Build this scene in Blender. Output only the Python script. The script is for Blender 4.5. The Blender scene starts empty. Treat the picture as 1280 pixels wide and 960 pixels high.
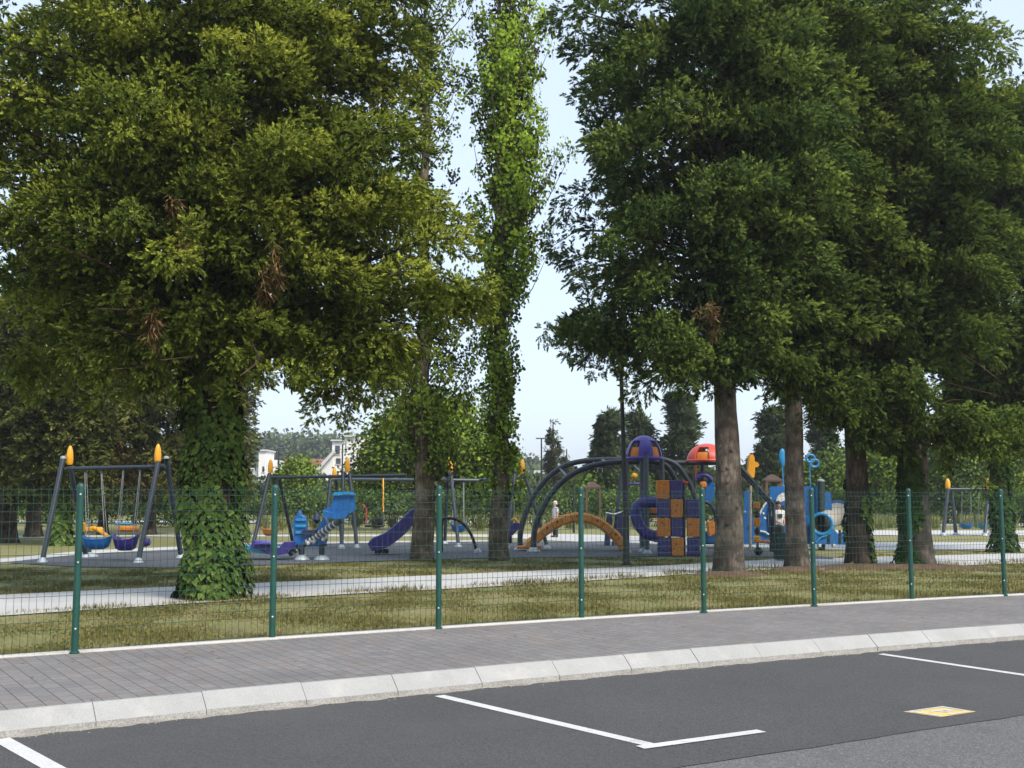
import bpy, math, random
import numpy as np
R = math.radians
random.seed(7)
rng = np.random.default_rng(11)
scene = bpy.context.scene
COL = scene.collection

# ------------------------------------------------------------------ camera model (1280 x 960 photograph)
F, CAMH, HOR = 1400.0, 1.88, 623.0
TH = math.atan((HOR - 480) / F)
CT, ST = math.cos(TH), math.sin(TH)

def ray(px, py):
    u, v = px - 640.0, 480.0 - py
    return (u, F * CT - v * ST, F * ST + v * CT)
def P(px, py, Y):
    """world point seen at a pixel at distance Y"""
    d = ray(px, py); k = Y / d[1]
    return (d[0] * k, Y, CAMH + d[2] * k)
def G(px, py, z=0.0):
    """point of the level z under a pixel"""
    d = ray(px, py); k = (z - CAMH) / d[2]
    return (d[0] * k, d[1] * k, z)
def DY(py, px=640): return G(px, py)[1]

# ------------------------------------------------------------------ materials
def new_mat(name):
    m = bpy.data.materials.new(name); m.use_nodes = True
    nt = m.node_tree; nt.nodes.clear()
    out = nt.nodes.new('ShaderNodeOutputMaterial')
    return m, nt, out
def nd(nt, typ, **kw):
    n = nt.nodes.new(typ)
    for k, v in kw.items():
        if k in n.inputs: n.inputs[k].default_value = v
        else: setattr(n, k, v)
    return n
def c4(c): return (c[0], c[1], c[2], 1)
def noise(nt, scale, detail=4, rough=.6, vec=None):
    n = nd(nt, 'ShaderNodeTexNoise', Scale=scale, Detail=detail, Roughness=rough)
    if vec is not None: nt.links.new(vec, n.inputs['Vector'])
    return n
def ramp(nt, fac, stops):
    r = nt.nodes.new('ShaderNodeValToRGB')
    while len(r.color_ramp.elements) < len(stops): r.color_ramp.elements.new(.5)
    for e, (p, c) in zip(r.color_ramp.elements, stops):
        e.position = p; e.color = c4(c) if len(c) == 3 else c
    nt.links.new(fac, r.inputs[0]); return r
def mix(nt, a, b, fac, mode='MIX'):
    m = nd(nt, 'ShaderNodeMix', data_type='RGBA', blend_type=mode)
    for i, x in ((6, a), (7, b)):
        if hasattr(x, 'links') or hasattr(x, 'is_linked'): nt.links.new(x, m.inputs[i])
        else: m.inputs[i].default_value = c4(x)
    if hasattr(fac, 'is_linked'): nt.links.new(fac, m.inputs[0])
    else: m.inputs[0].default_value = fac
    return m.outputs[2]
def coords(nt): return nt.nodes.new('ShaderNodeTexCoord').outputs['Object']
def bump(nt, h, strength, dist, prin):
    b = nd(nt, 'ShaderNodeBump', Strength=strength, Distance=dist)
    nt.links.new(h, b.inputs['Height']); nt.links.new(b.outputs[0], prin.inputs['Normal'])

def plastic(name, c, rough=.42, var=.25, scale=6, metal=0.0, spec=.5):
    m, nt, out = new_mat(name)
    p = nd(nt, 'ShaderNodeBsdfPrincipled', Roughness=rough, Metallic=metal)
    p.inputs['Specular IOR Level'].default_value = spec
    v = coords(nt)
    n = noise(nt, scale, 5, .65, v)
    d = tuple(x * (1 - var) for x in c); l = tuple(min(1, x * (1 + var * .5) + .004) for x in c)
    r = ramp(nt, n.outputs['Fac'], [(.3, d), (.7, l)])
    nt.links.new(r.outputs[0], p.inputs['Base Color'])
    rr = nd(nt, 'ShaderNodeMapRange'); rr.inputs[3].default_value = rough - .1; rr.inputs[4].default_value = rough + .2
    nt.links.new(n.outputs['Fac'], rr.inputs[0]); nt.links.new(rr.outputs[0], p.inputs['Roughness'])
    nt.links.new(p.outputs[0], out.inputs[0]); return m

def foliage(name, base, tip, alt, trans=.46, rough=.6):
    """leaf colours: two leaf tones mixed per twig, new growth and a painted sunlit yellow at the twig ends"""
    m, nt, out = new_mat(name)
    at = nd(nt, 'ShaderNodeAttribute', attribute_name='tint')
    sp = nt.nodes.new('ShaderNodeSeparateColor'); nt.links.new(at.outputs['Color'], sp.inputs[0])
    a = mix(nt, base, alt, sp.outputs[0])
    b = mix(nt, a, tip, sp.outputs[1])
    br = nd(nt, 'ShaderNodeMapRange'); br.inputs[3].default_value = .7; br.inputs[4].default_value = 1.3
    nt.links.new(sp.outputs[2], br.inputs[0])
    hsv = nt.nodes.new('ShaderNodeHueSaturation'); nt.links.new(b, hsv.inputs['Color']); nt.links.new(br.outputs[0], hsv.inputs['Value'])
    p = nt.nodes.new('ShaderNodeBsdfDiffuse')
    nt.links.new(hsv.outputs[0], p.inputs['Color'])
    na = nd(nt, 'ShaderNodeAttribute', attribute_name='nrm'); nt.links.new(na.outputs['Vector'], p.inputs['Normal'])
    t = nt.nodes.new('ShaderNodeBsdfTranslucent'); nt.links.new(na.outputs['Vector'], t.inputs['Normal']); nt.links.new(hsv.outputs[0], t.inputs[0])
    mx = nd(nt, 'ShaderNodeMixShader'); mx.inputs[0].default_value = trans
    nt.links.new(p.outputs[0], mx.inputs[1]); nt.links.new(t.outputs[0], mx.inputs[2])
    nt.links.new(mx.outputs[0], out.inputs[0]); return m

def bark(name, dark, light, sc=6):
    m, nt, out = new_mat(name)
    v = coords(nt)
    mp = nd(nt, 'ShaderNodeMapping'); mp.inputs['Scale'].default_value = (1, 1, .22); nt.links.new(v, mp.inputs[0])
    n = noise(nt, sc * 2.2, 8, .7, mp.outputs[0])
    n2 = noise(nt, sc * .4, 3, .6, v)
    vor = nd(nt, 'ShaderNodeTexVoronoi', Scale=sc * 2.0, feature='DISTANCE_TO_EDGE'); nt.links.new(mp.outputs[0], vor.inputs['Vector'])
    r = ramp(nt, n.outputs['Fac'], [(.3, dark), (.72, light)])
    c = mix(nt, r.outputs[0], tuple(x * .45 for x in dark), ramp(nt, n2.outputs['Fac'], [(.42, (1, 1, 1)), (.62, (0, 0, 0))]).outputs[0])
    c2 = mix(nt, tuple(x * .5 for x in dark), c, ramp(nt, vor.outputs[0], [(.0, (.25, .25, .25)), (.14, (1, 1, 1))]).outputs[0])
    p = nd(nt, 'ShaderNodeBsdfPrincipled', Roughness=.9); p.inputs['Specular IOR Level'].default_value = .15
    nt.links.new(c2, p.inputs['Base Color'])
    bump(nt, n.outputs['Fac'], .9, .05, p)
    nt.links.new(p.outputs[0], out.inputs[0]); return m

def ground_mat(name, stops, sc, fine, bmp=.3, rough=.9, speck=None, patch=None, grain=.8, stain=None):
    m, nt, out = new_mat(name); v = coords(nt)
    n = noise(nt, sc, 6, .65, v); f = noise(nt, fine, 3, .7, v)
    r = ramp(nt, n.outputs['Fac'], stops)
    c = mix(nt, r.outputs[0], ramp(nt, f.outputs['Fac'], [(.3, (.26, .26, .26)), (.7, (.74, .74, .74))]).outputs[0], grain, 'OVERLAY')
    if stain:
        s = noise(nt, stain[0], 5, .7, v)
        c = mix(nt, c, stain[1], ramp(nt, s.outputs['Fac'], [(stain[2], (0, 0, 0)), (stain[2] + .1, (stain[3],) * 3)]).outputs[0])
    if speck:
        s = noise(nt, speck[0], 2, .5, v)
        c = mix(nt, c, speck[1], ramp(nt, s.outputs['Fac'], [(speck[2], (0, 0, 0)), (speck[2] + .05, (1, 1, 1))]).outputs[0])
    if patch:
        s = noise(nt, patch[0], 4, .6, v)
        c = mix(nt, c, patch[1], ramp(nt, s.outputs['Fac'], [(patch[2], (0, 0, 0)), (patch[2] + .14, (patch[3],) * 3)]).outputs[0])
    p = nd(nt, 'ShaderNodeBsdfPrincipled', Roughness=rough); p.inputs['Specular IOR Level'].default_value = .3
    nt.links.new(c, p.inputs['Base Color']); bump(nt, f.outputs['Fac'], bmp, .01, p)
    nt.links.new(p.outputs[0], out.inputs[0]); return m

def paver_mat():
    m, nt, out = new_mat('paver blocks')
    uv = nt.nodes.new('ShaderNodeUVMap').outputs[0]
    # rows run across the pavement: swap u and v so the bricks lie square to the kerb
    sx = nt.nodes.new('ShaderNodeSeparateXYZ'); nt.links.new(uv, sx.inputs[0])
    cb = nt.nodes.new('ShaderNodeCombineXYZ'); nt.links.new(sx.outputs[1], cb.inputs[0]); nt.links.new(sx.outputs[0], cb.inputs[1])
    b = nd(nt, 'ShaderNodeTexBrick', offset=.37, offset_frequency=2, squash=.68, squash_frequency=3)
    b.inputs['Scale'].default_value = 1; b.inputs['Brick Width'].default_value = .28; b.inputs['Row Height'].default_value = .165
    b.inputs['Mortar Size'].default_value = .0045; b.inputs['Mortar Smooth'].default_value = .3; b.inputs['Bias'].default_value = 0
    b.inputs['Color1'].default_value = (0, 0, 0, 1); b.inputs['Color2'].default_value = (1, 1, 1, 1); b.inputs['Mortar'].default_value = (.5, .5, .5, 1)
    nt.links.new(cb.outputs[0], b.inputs['Vector'])
    r = ramp(nt, b.outputs['Color'], [(0, (.165, .160, .160)), (.35, (.185, .178, .177)), (.62, (.204, .192, .187)), (.84, (.178, .166, .161)), (1, (.200, .176, .163))])
    n = noise(nt, 14, 6, .7, coords(nt)); n2 = noise(nt, .6, 4, .6, coords(nt)); n3 = noise(nt, 160, 2, .6, coords(nt))
    c = mix(nt, r.outputs[0], ramp(nt, n.outputs['Fac'], [(.3, (.38, .38, .38)), (.7, (.62, .62, .62))]).outputs[0], .6, 'OVERLAY')
    c = mix(nt, c, ramp(nt, n2.outputs['Fac'], [(.3, (.42, .42, .43)), (.7, (.58, .575, .57))]).outputs[0], .8, 'OVERLAY')
    c = mix(nt, c, ramp(nt, n3.outputs['Fac'], [(.3, (.4, .4, .4)), (.7, (.6, .6, .6))]).outputs[0], .7, 'OVERLAY')
    c = mix(nt, c, (.055, .05, .048), b.outputs['Fac'])
    p = nd(nt, 'ShaderNodeBsdfPrincipled', Roughness=.85); p.inputs['Specular IOR Level'].default_value = .25
    nt.links.new(c, p.inputs['Base Color'])
    inv = nd(nt, 'ShaderNodeMath', operation='SUBTRACT'); inv.inputs[0].default_value = 1; nt.links.new(b.outputs['Fac'], inv.inputs[1])
    bump(nt, inv.outputs[0], .6, .006, p); nt.links.new(p.outputs[0], out.inputs[0]); return m

scene.cycles.max_bounces = 12; scene.cycles.diffuse_bounces = 6; scene.cycles.transmission_bounces = 8
M = {}
M['asphalt'] = ground_mat('new asphalt', [(.3, (.058, .058, .061)), (.7, (.072, .071, .074))], .5, 48, .8, .85, speck=(85, (.19, .185, .18), .63), patch=(.35, (.085, .083, .082), .52, .5), stain=(1.7, (.036, .036, .038), .63, .6))
M['asphalt_old'] = ground_mat('worn asphalt', [(.3, (.100, .099, .102)), (.7, (.124, .122, .124))], .6, 42, .9, .9, speck=(80, (.26, .255, .25), .61), patch=(1.2, (.075, .075, .077), .55, .5))
M['paver'] = paver_mat()
M['kerb'] = ground_mat('kerb concrete', [(.25, (.285, .283, .277)), (.7, (.35, .348, .341))], 1.7, 90, .25, .85, grain=.3, speck=(28, (.27, .26, .24), .74), stain=(1.3, (.25, .24, .22), .60, .5), patch=(3.0, (.40, .385, .36), .56, .7))
M['mortar'] = ground_mat('kerb mortar', [(.3, (.21, .195, .17)), (.7, (.30, .28, .245))], 5, 60, .5, .95)
M['kerbdark'] = ground_mat('stained kerb foot', [(.3, (.24, .23, .21)), (.7, (.38, .37, .35))], 4, 60, .3, .9)
M['paint'] = ground_mat('road paint', [(.3, (.50, .50, .50)), (.7, (.60, .60, .60))], 3, 150, .2, .7, speck=(70, (.25, .25, .25), .64), patch=(5, (.38, .38, .38), .58, .8))
M['yellowpaint'] = ground_mat('yellow paint', [(.3, (.60, .43, .13)), (.7, (.70, .52, .20))], 6, 100, .2, .7)
M['grass'] = ground_mat('lawn', [(.25, (.155, .160, .052)), (.45, (.205, .190, .076)), (.62, (.145, .170, .050)), (.8, (.25, .205, .098))], .9, 26, .8, .95, speck=(7, (.24, .185, .095), .60), patch=(.7, (.27, .215, .12), .54, .65))
M['path'] = ground_mat('pale path paving', [(.3, (.42, .415, .41)), (.7, (.50, .495, .49))], .8, 40, .2, .9, grain=.35)
M['pathedge'] = ground_mat('path edging', [(.3, (.40, .385, .36)), (.7, (.50, .48, .45))], 2, 50, .2, .9, grain=.35)
M['rubber'] = ground_mat('rubber flooring', [(.3, (.078, .08, .092)), (.7, (.10, .102, .116))], .5, 60, .2, .9)
M['soil'] = ground_mat('bare soil', [(.3, (.075, .05, .03)), (.7, (.15, .10, .06))], 2, 25, .9, .95)
M['post'] = plastic('green coated steel', (.004, .062, .046), .4, .2)
M['wire'] = plastic('green coated wire', (.005, .056, .044), .5, .2)
M['zinc'] = plastic('zinc', (.55, .57, .58), .4, .2, metal=.3)
M['steel'] = plastic('slate painted steel', (.022, .032, .048), .38, .25)
M['steelgrey'] = plastic('grey painted steel', (.075, .10, .125), .38, .2)
M['foot'] = plastic('galvanised foot', (.42, .47, .50), .5, .2, metal=.3)
M['yellow'] = plastic('yellow plastic', (.80, .36, .012), .38, .12)
M['orange'] = plastic('orange plastic', (.62, .20, .014), .42, .18)
M['bridgeorange'] = plastic('orange moulded plastic', (.72, .27, .035), .45, .2, 3)
M['blue'] = plastic('blue plastic', (.008, .12, .38), .36, .18)
M['skyblue'] = plastic('sky blue plastic', (.02, .25, .55), .36, .15)
M['cyan'] = plastic('cyan plastic', (.03, .25, .40), .4, .15)
M['purple'] = plastic('purple plastic', (.034, .02, .18), .36, .18)
M['violet'] = plastic('violet plastic', (.075, .06, .36), .36, .15)
M['navy'] = plastic('navy plastic', (.016, .018, .07), .4, .2)
M['red'] = plastic('red plastic', (.62, .07, .04), .4, .12)
M['black'] = plastic('black rubber', (.012, .012, .014), .5, .2)
M['white'] = plastic('white plastic', (.62, .62, .60), .5, .1)
M['net'] = plastic('beige net', (.36, .33, .27), .8, .2)
M['teal'] = plastic('dark green drum', (.016, .035, .033), .5, .2)
M['chain'] = plastic('steel chain', (.22, .23, .24), .4, .2, metal=.5)
M['wall'] = plastic('white render', (.70, .69, .68), .9, .06, 1)
M['wallgrey'] = plastic('pale grey render', (.50, .50, .51), .9, .08, 1)  # greyer render for parapets, caps, sills, chimney and flat roof
M['tile'] = plastic('roof tile', (.30, .14, .10), .85, .25, 8)
M['glass'] = plastic('window pane', (.05, .06, .08), .15, .2)
M['brownroof'] = plastic('brown roof', (.07, .04, .028), .85, .3, 5)
M['wood'] = plastic('brown timber', (.10, .06, .035), .8, .3, 5)
M['skin'] = plastic('skin', (.50, .26, .19), .55, .08)
M['shirt'] = plastic('white shirt cloth', (.66, .66, .66), .9, .06)
M['shirtgrey'] = plastic('pale grey shirt cloth', (.42, .44, .45), .9, .08)
M['trousers'] = plastic('dark trouser cloth', (.025, .028, .035), .9, .2)
M['hair'] = plastic('dark hair', (.02, .014, .01), .6, .3)
M['print'] = plastic('shirt print', (.03, .06, .05), .9, .2)
M['bark'] = bark('cypress bark', (.108, .088, .072), (.24, .198, .165), 5)
M['barkdark'] = bark('dark bark', (.050, .038, .030), (.135, .102, .080), 5)
M['barkpop'] = bark('poplar bark', (.135, .108, .075), (.28, .225, .16), 6)
M['twig'] = bark('dead branch', (.085, .052, .032), (.17, .115, .075), 8)
M['fol_left'] = foliage('olive cypress foliage', (0.119, 0.203, 0.044), (0.706, 0.779, 0.122), (0.251, 0.341, 0.058))
M['fol_right'] = foliage('dark cypress foliage', (0.064, 0.136, 0.048), (0.437, 0.567, 0.120), (0.125, 0.220, 0.056))
M['fol_right2'] = foliage('mid cypress foliage', (0.064, 0.129, 0.040), (0.408, 0.529, 0.100), (0.135, 0.220, 0.045))
M['fol_back'] = foliage('back cypress foliage', (0.091, 0.136, 0.050), (0.578, 0.583, 0.146), (0.205, 0.238, 0.067))
M['fol_brown'] = foliage('withered foliage', (.24, .14, .06), (.44, .29, .15), (.34, .195, .09), .35)
M['fol_pop'] = foliage('poplar leaves', (0.156, 0.266, 0.032), (0.459, 0.604, 0.067), (0.253, 0.386, 0.044), .5, .45)
M['fol_pop2'] = foliage('lower poplar leaves', (.12, .20, .03), (.33, .43, .06), (.18, .275, .038), .5, .45)
M['fol_ivy'] = foliage('ivy leaves', (0.048, 0.096, 0.024), (0.180, 0.233, 0.056), (0.095, 0.145, 0.032), .2, .35)
M['fol_ivy2'] = foliage('dark ivy leaves', (.026, .058, .018), (.08, .125, .03), (.046, .085, .02), .2, .35)
M['fol_lime'] = foliage('bright broad leaves', (0.138, 0.230, 0.037), (0.368, 0.506, 0.066), (0.218, 0.333, 0.046), .42)
M['fol_hedge'] = foliage('hedge leaves', (0.098, 0.178, 0.042), (0.287, 0.402, 0.088), (0.161, 0.259, 0.055), .42)
M['fol_cedar'] = foliage('cedar needles', (0.078, 0.138, 0.068), (0.252, 0.318, 0.138), (0.138, 0.198, 0.088), .35)
M['fol_spruce'] = foliage('spruce needles', (.085, .11, .055), (.22, .235, .12), (.13, .145, .075), .25)
M['fol_hill'] = foliage('hill wood', (.075, .12, .06), (.15, .20, .10), (.105, .15, .075), .3)
M['fol_pampas'] = foliage('ornamental grass', (.10, .15, .04), (.26, .26, .10), (.15, .19, .06), .3)
M['blade'] = foliage('grass blades', (.215, .225, .062), (.48, .41, .18), (.34, .31, .105), .38)

# ------------------------------------------------------------------ object helpers
WLOC = {}
def setp(o, label=None, cat=None, group=None, kind=None):
    if label: o['label'] = label
    if cat: o['category'] = cat
    if group: o['group'] = group
    if kind: o['kind'] = kind
    return o
def thing(name, loc, label, cat, group=None):
    o = bpy.data.objects.new(name, None); COL.objects.link(o)
    o.location = loc; o.empty_display_size = .1
    WLOC[o.name] = np.array(loc, float)
    return setp(o, label, cat, group)
def link_mesh(name, me, mat, parent=None, label=None):
    o = bpy.data.objects.new(name, me); COL.objects.link(o)
    if mat: me.materials.append(mat)
    if parent:
        o.parent = parent; WLOC[o.name] = WLOC[parent.name]
    else: WLOC[o.name] = np.zeros(3)
    if label: o['label'] = label
    return o
def copy_tree(o, loc, label=None, parent=None):
    """copy a thing, its parts and their sub-parts"""
    c = o.copy(); COL.objects.link(c)
    if parent: c.parent = parent
    else:
        c.location = loc
        if label: c['label'] = label
    for ch in list(o.children): copy_tree(ch, None, None, c)
    return c
def np_mesh(name, V, Q, mat, parent=None, tint=None, smooth=False, nper=4, nrm=None):
    V = np.asarray(V, np.float32); Q = np.asarray(Q, np.int32)
    if parent is not None: V = V - WLOC[parent.name].astype(np.float32)
    me = bpy.data.meshes.new(name)
    me.vertices.add(len(V)); me.vertices.foreach_set('co', V.ravel())
    me.loops.add(Q.size); me.loops.foreach_set('vertex_index', Q.ravel())
    me.polygons.add(len(Q)); me.polygons.foreach_set('loop_start', np.arange(0, Q.size, nper, dtype=np.int32))
    if smooth: me.polygons.foreach_set('use_smooth', np.ones(len(Q), bool))
    if tint is not None:
        a = me.attributes.new('tint', 'FLOAT_COLOR', 'POINT')
        T = np.ones((len(V), 4), np.float32); T[:, :3] = tint
        a.data.foreach_set('color', T.ravel())
    if nrm is not None:
        b = me.attributes.new('nrm', 'FLOAT_VECTOR', 'POINT'); b.data.foreach_set('vector', np.ascontiguousarray(nrm, np.float32).ravel())
    me.update(calc_edges=True)
    return link_mesh(name, me, mat, parent)

def unit(a):
    a = np.asarray(a, float); n = np.linalg.norm(a, axis=-1, keepdims=True); return a / np.maximum(n, 1e-9)

class MB:
    def __init__(s): s.v = []; s.f = []
    def add(s, vs, fs):
        b = len(s.v); s.v += [tuple(map(float, x)) for x in vs]; s.f += [tuple(b + i for i in f) for f in fs]; return s
    def box(s, c, d, yaw=0, axes=None, bev=0):
        c = np.array(c, float)
        if axes is None:
            ca, sa = math.cos(yaw), math.sin(yaw); axes = (np.array((ca, sa, 0)), np.array((-sa, ca, 0)), np.array((0, 0, 1)))
        hx, hy, hz = (x / 2 for x in d)
        b = min(bev, .45 * min(d))
        if b <= 0:
            vs = [c + axes[0]*hx*i + axes[1]*hy*j + axes[2]*hz*k for k in (-1, 1) for j in (-1, 1) for i in (-1, 1)]
            return s.add(vs, [(0,2,3,1),(4,5,7,6),(0,1,5,4),(2,6,7,3),(0,4,6,2),(1,3,7,5)])
        # bevelled on all edges: 24 corners
        idx = {}; vs = []
        for k in (-1, 1):
            for j in (-1, 1):
                for i in (-1, 1):
                    for a in range(3):
                        e = [hx - b, hy - b, hz - b]; e[a] += b
                        idx[(i, j, k, a)] = len(vs); vs.append(c + axes[0]*e[0]*i + axes[1]*e[1]*j + axes[2]*e[2]*k)
        fs = []
        for a in range(3):
            o = [x for x in range(3) if x != a]
            for sg in (-1, 1):
                q = []
                for (p1, p2) in ((-1,-1),(1,-1),(1,1),(-1,1)):
                    t = [0,0,0]; t[a] = sg; t[o[0]] = p1; t[o[1]] = p2; q.append(idx[(*t, a)])
                fs.append(tuple(q))
            for p1 in (-1, 1):
                for p2 in (-1, 1):
                    q = []
                    for (sg, ax) in ((-1, o[0]), (1, o[0]), (1, o[1]), (-1, o[1])):
                        t = [0,0,0]; t[a] = sg; t[o[0]] = p1; t[o[1]] = p2; q.append(idx[(*t, ax)])
                    fs.append(tuple(q))
        for i in (-1, 1):
            for j in (-1, 1):
                for k in (-1, 1): fs.append(tuple(idx[(i, j, k, a)] for a in range(3)))
        return s.add(vs, fs)
    def tube(s, pts, r, n=10, caps=True):
        pts = [np.array(p, float) for p in pts]; m = len(pts)
        rs = [r] * m if np.isscalar(r) else list(r)
        vs = []; prev = None
        for i in range(m):
            t = unit(pts[min(i+1, m-1)] - pts[max(i-1, 0)])
            if prev is None:
                a = np.array((0, 0, 1.)) if abs(t[2]) < .9 else np.array((1., 0, 0)); u = unit(np.cross(t, a))
            else: u = unit(prev - t * np.dot(prev, t))
            prev = u; w = np.cross(t, u)
            for k in range(n):
                an = 2 * math.pi * k / n; vs.append(pts[i] + rs[i] * (math.cos(an) * u + math.sin(an) * w))
        fs = [(i*n + k, i*n + (k+1) % n, (i+1)*n + (k+1) % n, (i+1)*n + k) for i in range(m-1) for k in range(n)]
        if caps: fs += [tuple(range(n))[::-1], tuple((m-1)*n + k for k in range(n))]
        return s.add(vs, fs)
    def lathe(s, c, prof, n=16, axis=(0, 0, 1), cap=True):
        c = np.array(c, float); ax = unit(np.array(axis, float))
        a = np.array((1., 0, 0)) if abs(ax[0]) < .9 else np.array((0, 1., 0)); u = unit(np.cross(ax, a)); w = np.cross(ax, u)
        vs = [c + ax*z + r*(math.cos(2*math.pi*k/n)*u + math.sin(2*math.pi*k/n)*w) for r, z in prof for k in range(n)]
        m = len(prof)
        fs = [(i*n + k, i*n + (k+1) % n, (i+1)*n + (k+1) % n, (i+1)*n + k) for i in range(m-1) for k in range(n)]
        if cap: fs += [tuple(range(n))[::-1], tuple((m-1)*n + k for k in range(n))]
        return s.add(vs, fs)
    def prism(s, outline, thick, axis):
        """closed outline of 3D points pushed both ways along axis"""
        o = [np.array(p, float) for p in outline]; ax = unit(np.array(axis, float)) * thick / 2; n = len(o)
        vs = [p - ax for p in o] + [p + ax for p in o]
        fs = [tuple(range(n))[::-1], tuple(range(n, 2*n))] + [(i, (i+1) % n, n + (i+1) % n, n + i) for i in range(n)]
        return s.add(vs, fs)
    def ball(s, c, r, n=12, m=8):
        r = (r, r, r) if np.isscalar(r) else r; c = np.array(c, float); vs = []; fs = []
        for i in range(m + 1):
            ph = math.pi * i / m - math.pi/2
            for k in range(n):
                a = 2*math.pi*k/n; vs.append(c + np.array((r[0]*math.cos(ph)*math.cos(a), r[1]*math.cos(ph)*math.sin(a), r[2]*math.sin(ph))))
        fs = [(i*n + k, i*n + (k+1) % n, (i+1)*n + (k+1) % n, (i+1)*n + k) for i in range(m) for k in range(n)]
        return s.add(vs, fs)
    def build(s, name, mat, parent=None, smooth=True, label=None, angle=40):
        V = np.array(s.v, float)
        if parent is not None: V = V - WLOC[parent.name]
        me = bpy.data.meshes.new(name); me.from_pydata(V.tolist(), [], s.f); me.validate()
        import bmesh
        bm = bmesh.new(); bm.from_mesh(me); bmesh.ops.remove_doubles(bm, verts=bm.verts, dist=1e-5)
        bmesh.ops.recalc_face_normals(bm, faces=bm.faces)
        if smooth:
            for f in bm.faces: f.smooth = True
            ca = math.cos(R(angle))
            for e in bm.edges:
                if len(e.link_faces) == 2 and e.link_faces[0].normal.dot(e.link_faces[1].normal) < ca: e.smooth = False
        bm.to_mesh(me); bm.free()
        return link_mesh(name, me, mat, parent, label)

def smooth_path(pts, n=24):
    """Catmull-Rom through points"""
    p = np.array(pts, float); p = np.vstack((2*p[0]-p[1], p, 2*p[-1]-p[-2])); out = []
    seg = len(p) - 3; per = max(2, n // seg)
    for i in range(seg):
        a, b, c, d = p[i:i+4]
        for k in range(per):
            t = k / per
            out.append(.5*((2*b) + (c-a)*t + (2*a-5*b+4*c-d)*t*t + (3*b-a-3*c+d)*t**3))
    out.append(p[-2]); return np.array(out)

# ------------------------------------------------------------------ world, sun, camera
SUN_AZ, SUN_EL = R(142), R(46)          # azimuth from +Y (view direction) towards +X
w = bpy.data.worlds.new('World'); scene.world = w; w.use_nodes = True
nt = w.node_tree; nt.nodes.clear()
wo = nt.nodes.new('ShaderNodeOutputWorld'); bg = nt.nodes.new('ShaderNodeBackground')
sky = nt.nodes.new('ShaderNodeTexSky'); sky.sky_type = 'NISHITA'; sky.sun_disc = False
sky.sun_elevation = SUN_EL; sky.sun_rotation = SUN_AZ; sky.air_density = 1.0; sky.dust_density = 2.5; sky.ozone_density = 1.5; sky.altitude = 50
veil = mix(nt, sky.outputs[0], (4.55, 5.25, 6.1), .62)     # thin bright cloud veil over the blue
nt.links.new(veil, bg.inputs[0]); bg.inputs[1].default_value = .136
nt.links.new(bg.outputs[0], wo.inputs[0])
sd = bpy.data.lights.new('sun', 'SUN'); sd.energy = 2.5; sd.angle = R(16); sd.color = (1, .93, .82)
so = bpy.data.objects.new('sun', sd); COL.objects.link(so)
from mathutils import Vector
sdir = Vector((math.sin(SUN_AZ)*math.cos(SUN_EL), math.cos(SUN_AZ)*math.cos(SUN_EL), math.sin(SUN_EL)))
so.rotation_euler = (-sdir).to_track_quat('-Z', 'Y').to_euler(); so.location = (20, -20, 40)
cd = bpy.data.cameras.new('camera'); cam = bpy.data.objects.new('camera', cd); COL.objects.link(cam)
cd.sensor_width = 36; cd.lens = F / 1280 * 36; cd.clip_end = 5000; cd.clip_start = .1
cam.location = (0, 0, CAMH); cam.rotation_euler = (R(90) + TH, 0, 0); scene.camera = cam
vs = scene.view_settings; vs.view_transform = 'Standard'; vs.look = 'None'; vs.gamma = 1; vs.exposure = 0.76; vs.use_curve_mapping = False

# ------------------------------------------------------------------ ground lines
def fit_line(px, z, deg=2):
    q = np.array([G(x, y, z) for x, y in px]); c = np.polyfit(q[:, 0], q[:, 1], deg); lo, hi = q[:, 0].min(), q[:, 0].max(); d = np.polyder(c)
    def f(x):
        x = np.asarray(x, float); xc = np.clip(x, lo, hi)
        return np.polyval(c, xc) + np.polyval(d, xc) * (x - xc)
    return f
ROAD = -.20
kerb_y = fit_line([(0,888),(111,879),(250,865),(371,852.5),(485,843),(589,834),(686,826),(775,819),(857,811.5),(935,805),(1007,800),(1074,794),(1138,789),(1200,784.5),(1264,780.5)], 0)
FPX = [(93,817),(340,799),(548,786),(727,774),(880,766),(1018,758),(1140,750.5),(1256,745)]
fence_y = fit_line(FPX, 0)
lane_y = fit_line([(850,960),(1000,935.5),(1130,915),(1280,894)], ROAD, 1)
def line_pts(f, x0, x1, step=.5):
    xs = np.arange(x0, x1 + 1e-6, step); return np.stack((xs, f(xs), np.zeros_like(xs)), 1)
def offset(pts, d):
    t = np.gradient(pts[:, :2], axis=0); t = unit(t); n = np.stack((-t[:, 1], t[:, 0]), 1)
    q = pts.copy(); q[:, :2] += n * d; return q

def strip(name, lines, mat, uv=True, smooth=False):
    """sheet lofted over rows of points, UV = metres along and across"""
    n = len(lines[0]); V = np.concatenate(lines); m = len(lines)
    Q = [(r*n + i, r*n + i + 1, (r+1)*n + i + 1, (r+1)*n + i) for r in range(m-1) for i in range(n-1)]
    o = np_mesh(name, V, Q, mat, smooth=smooth)
    if uv:
        me = o.data; L = me.uv_layers.new(name='UVMap')
        s = np.concatenate(([0], np.cumsum(np.linalg.norm(np.diff(lines[0], axis=0), axis=1))))
        acr = [0.0]
        for r in range(1, m): acr.append(acr[-1] + float(np.mean(np.linalg.norm(lines[r]-lines[r-1], axis=1))))
        uvv = np.array([(s[i], acr[r]) for r in range(m) for i in range(n)])
        # true across distance per vertex
        for r in range(1, m):
            dd = np.linalg.norm(lines[r]-lines[0], axis=1); uvv[r*n:(r+1)*n, 1] = dd
        L.data.foreach_set('uv', uvv[np.array(Q).ravel()].astype(np.float32).ravel())
    return setp(o, kind='structure')
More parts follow.
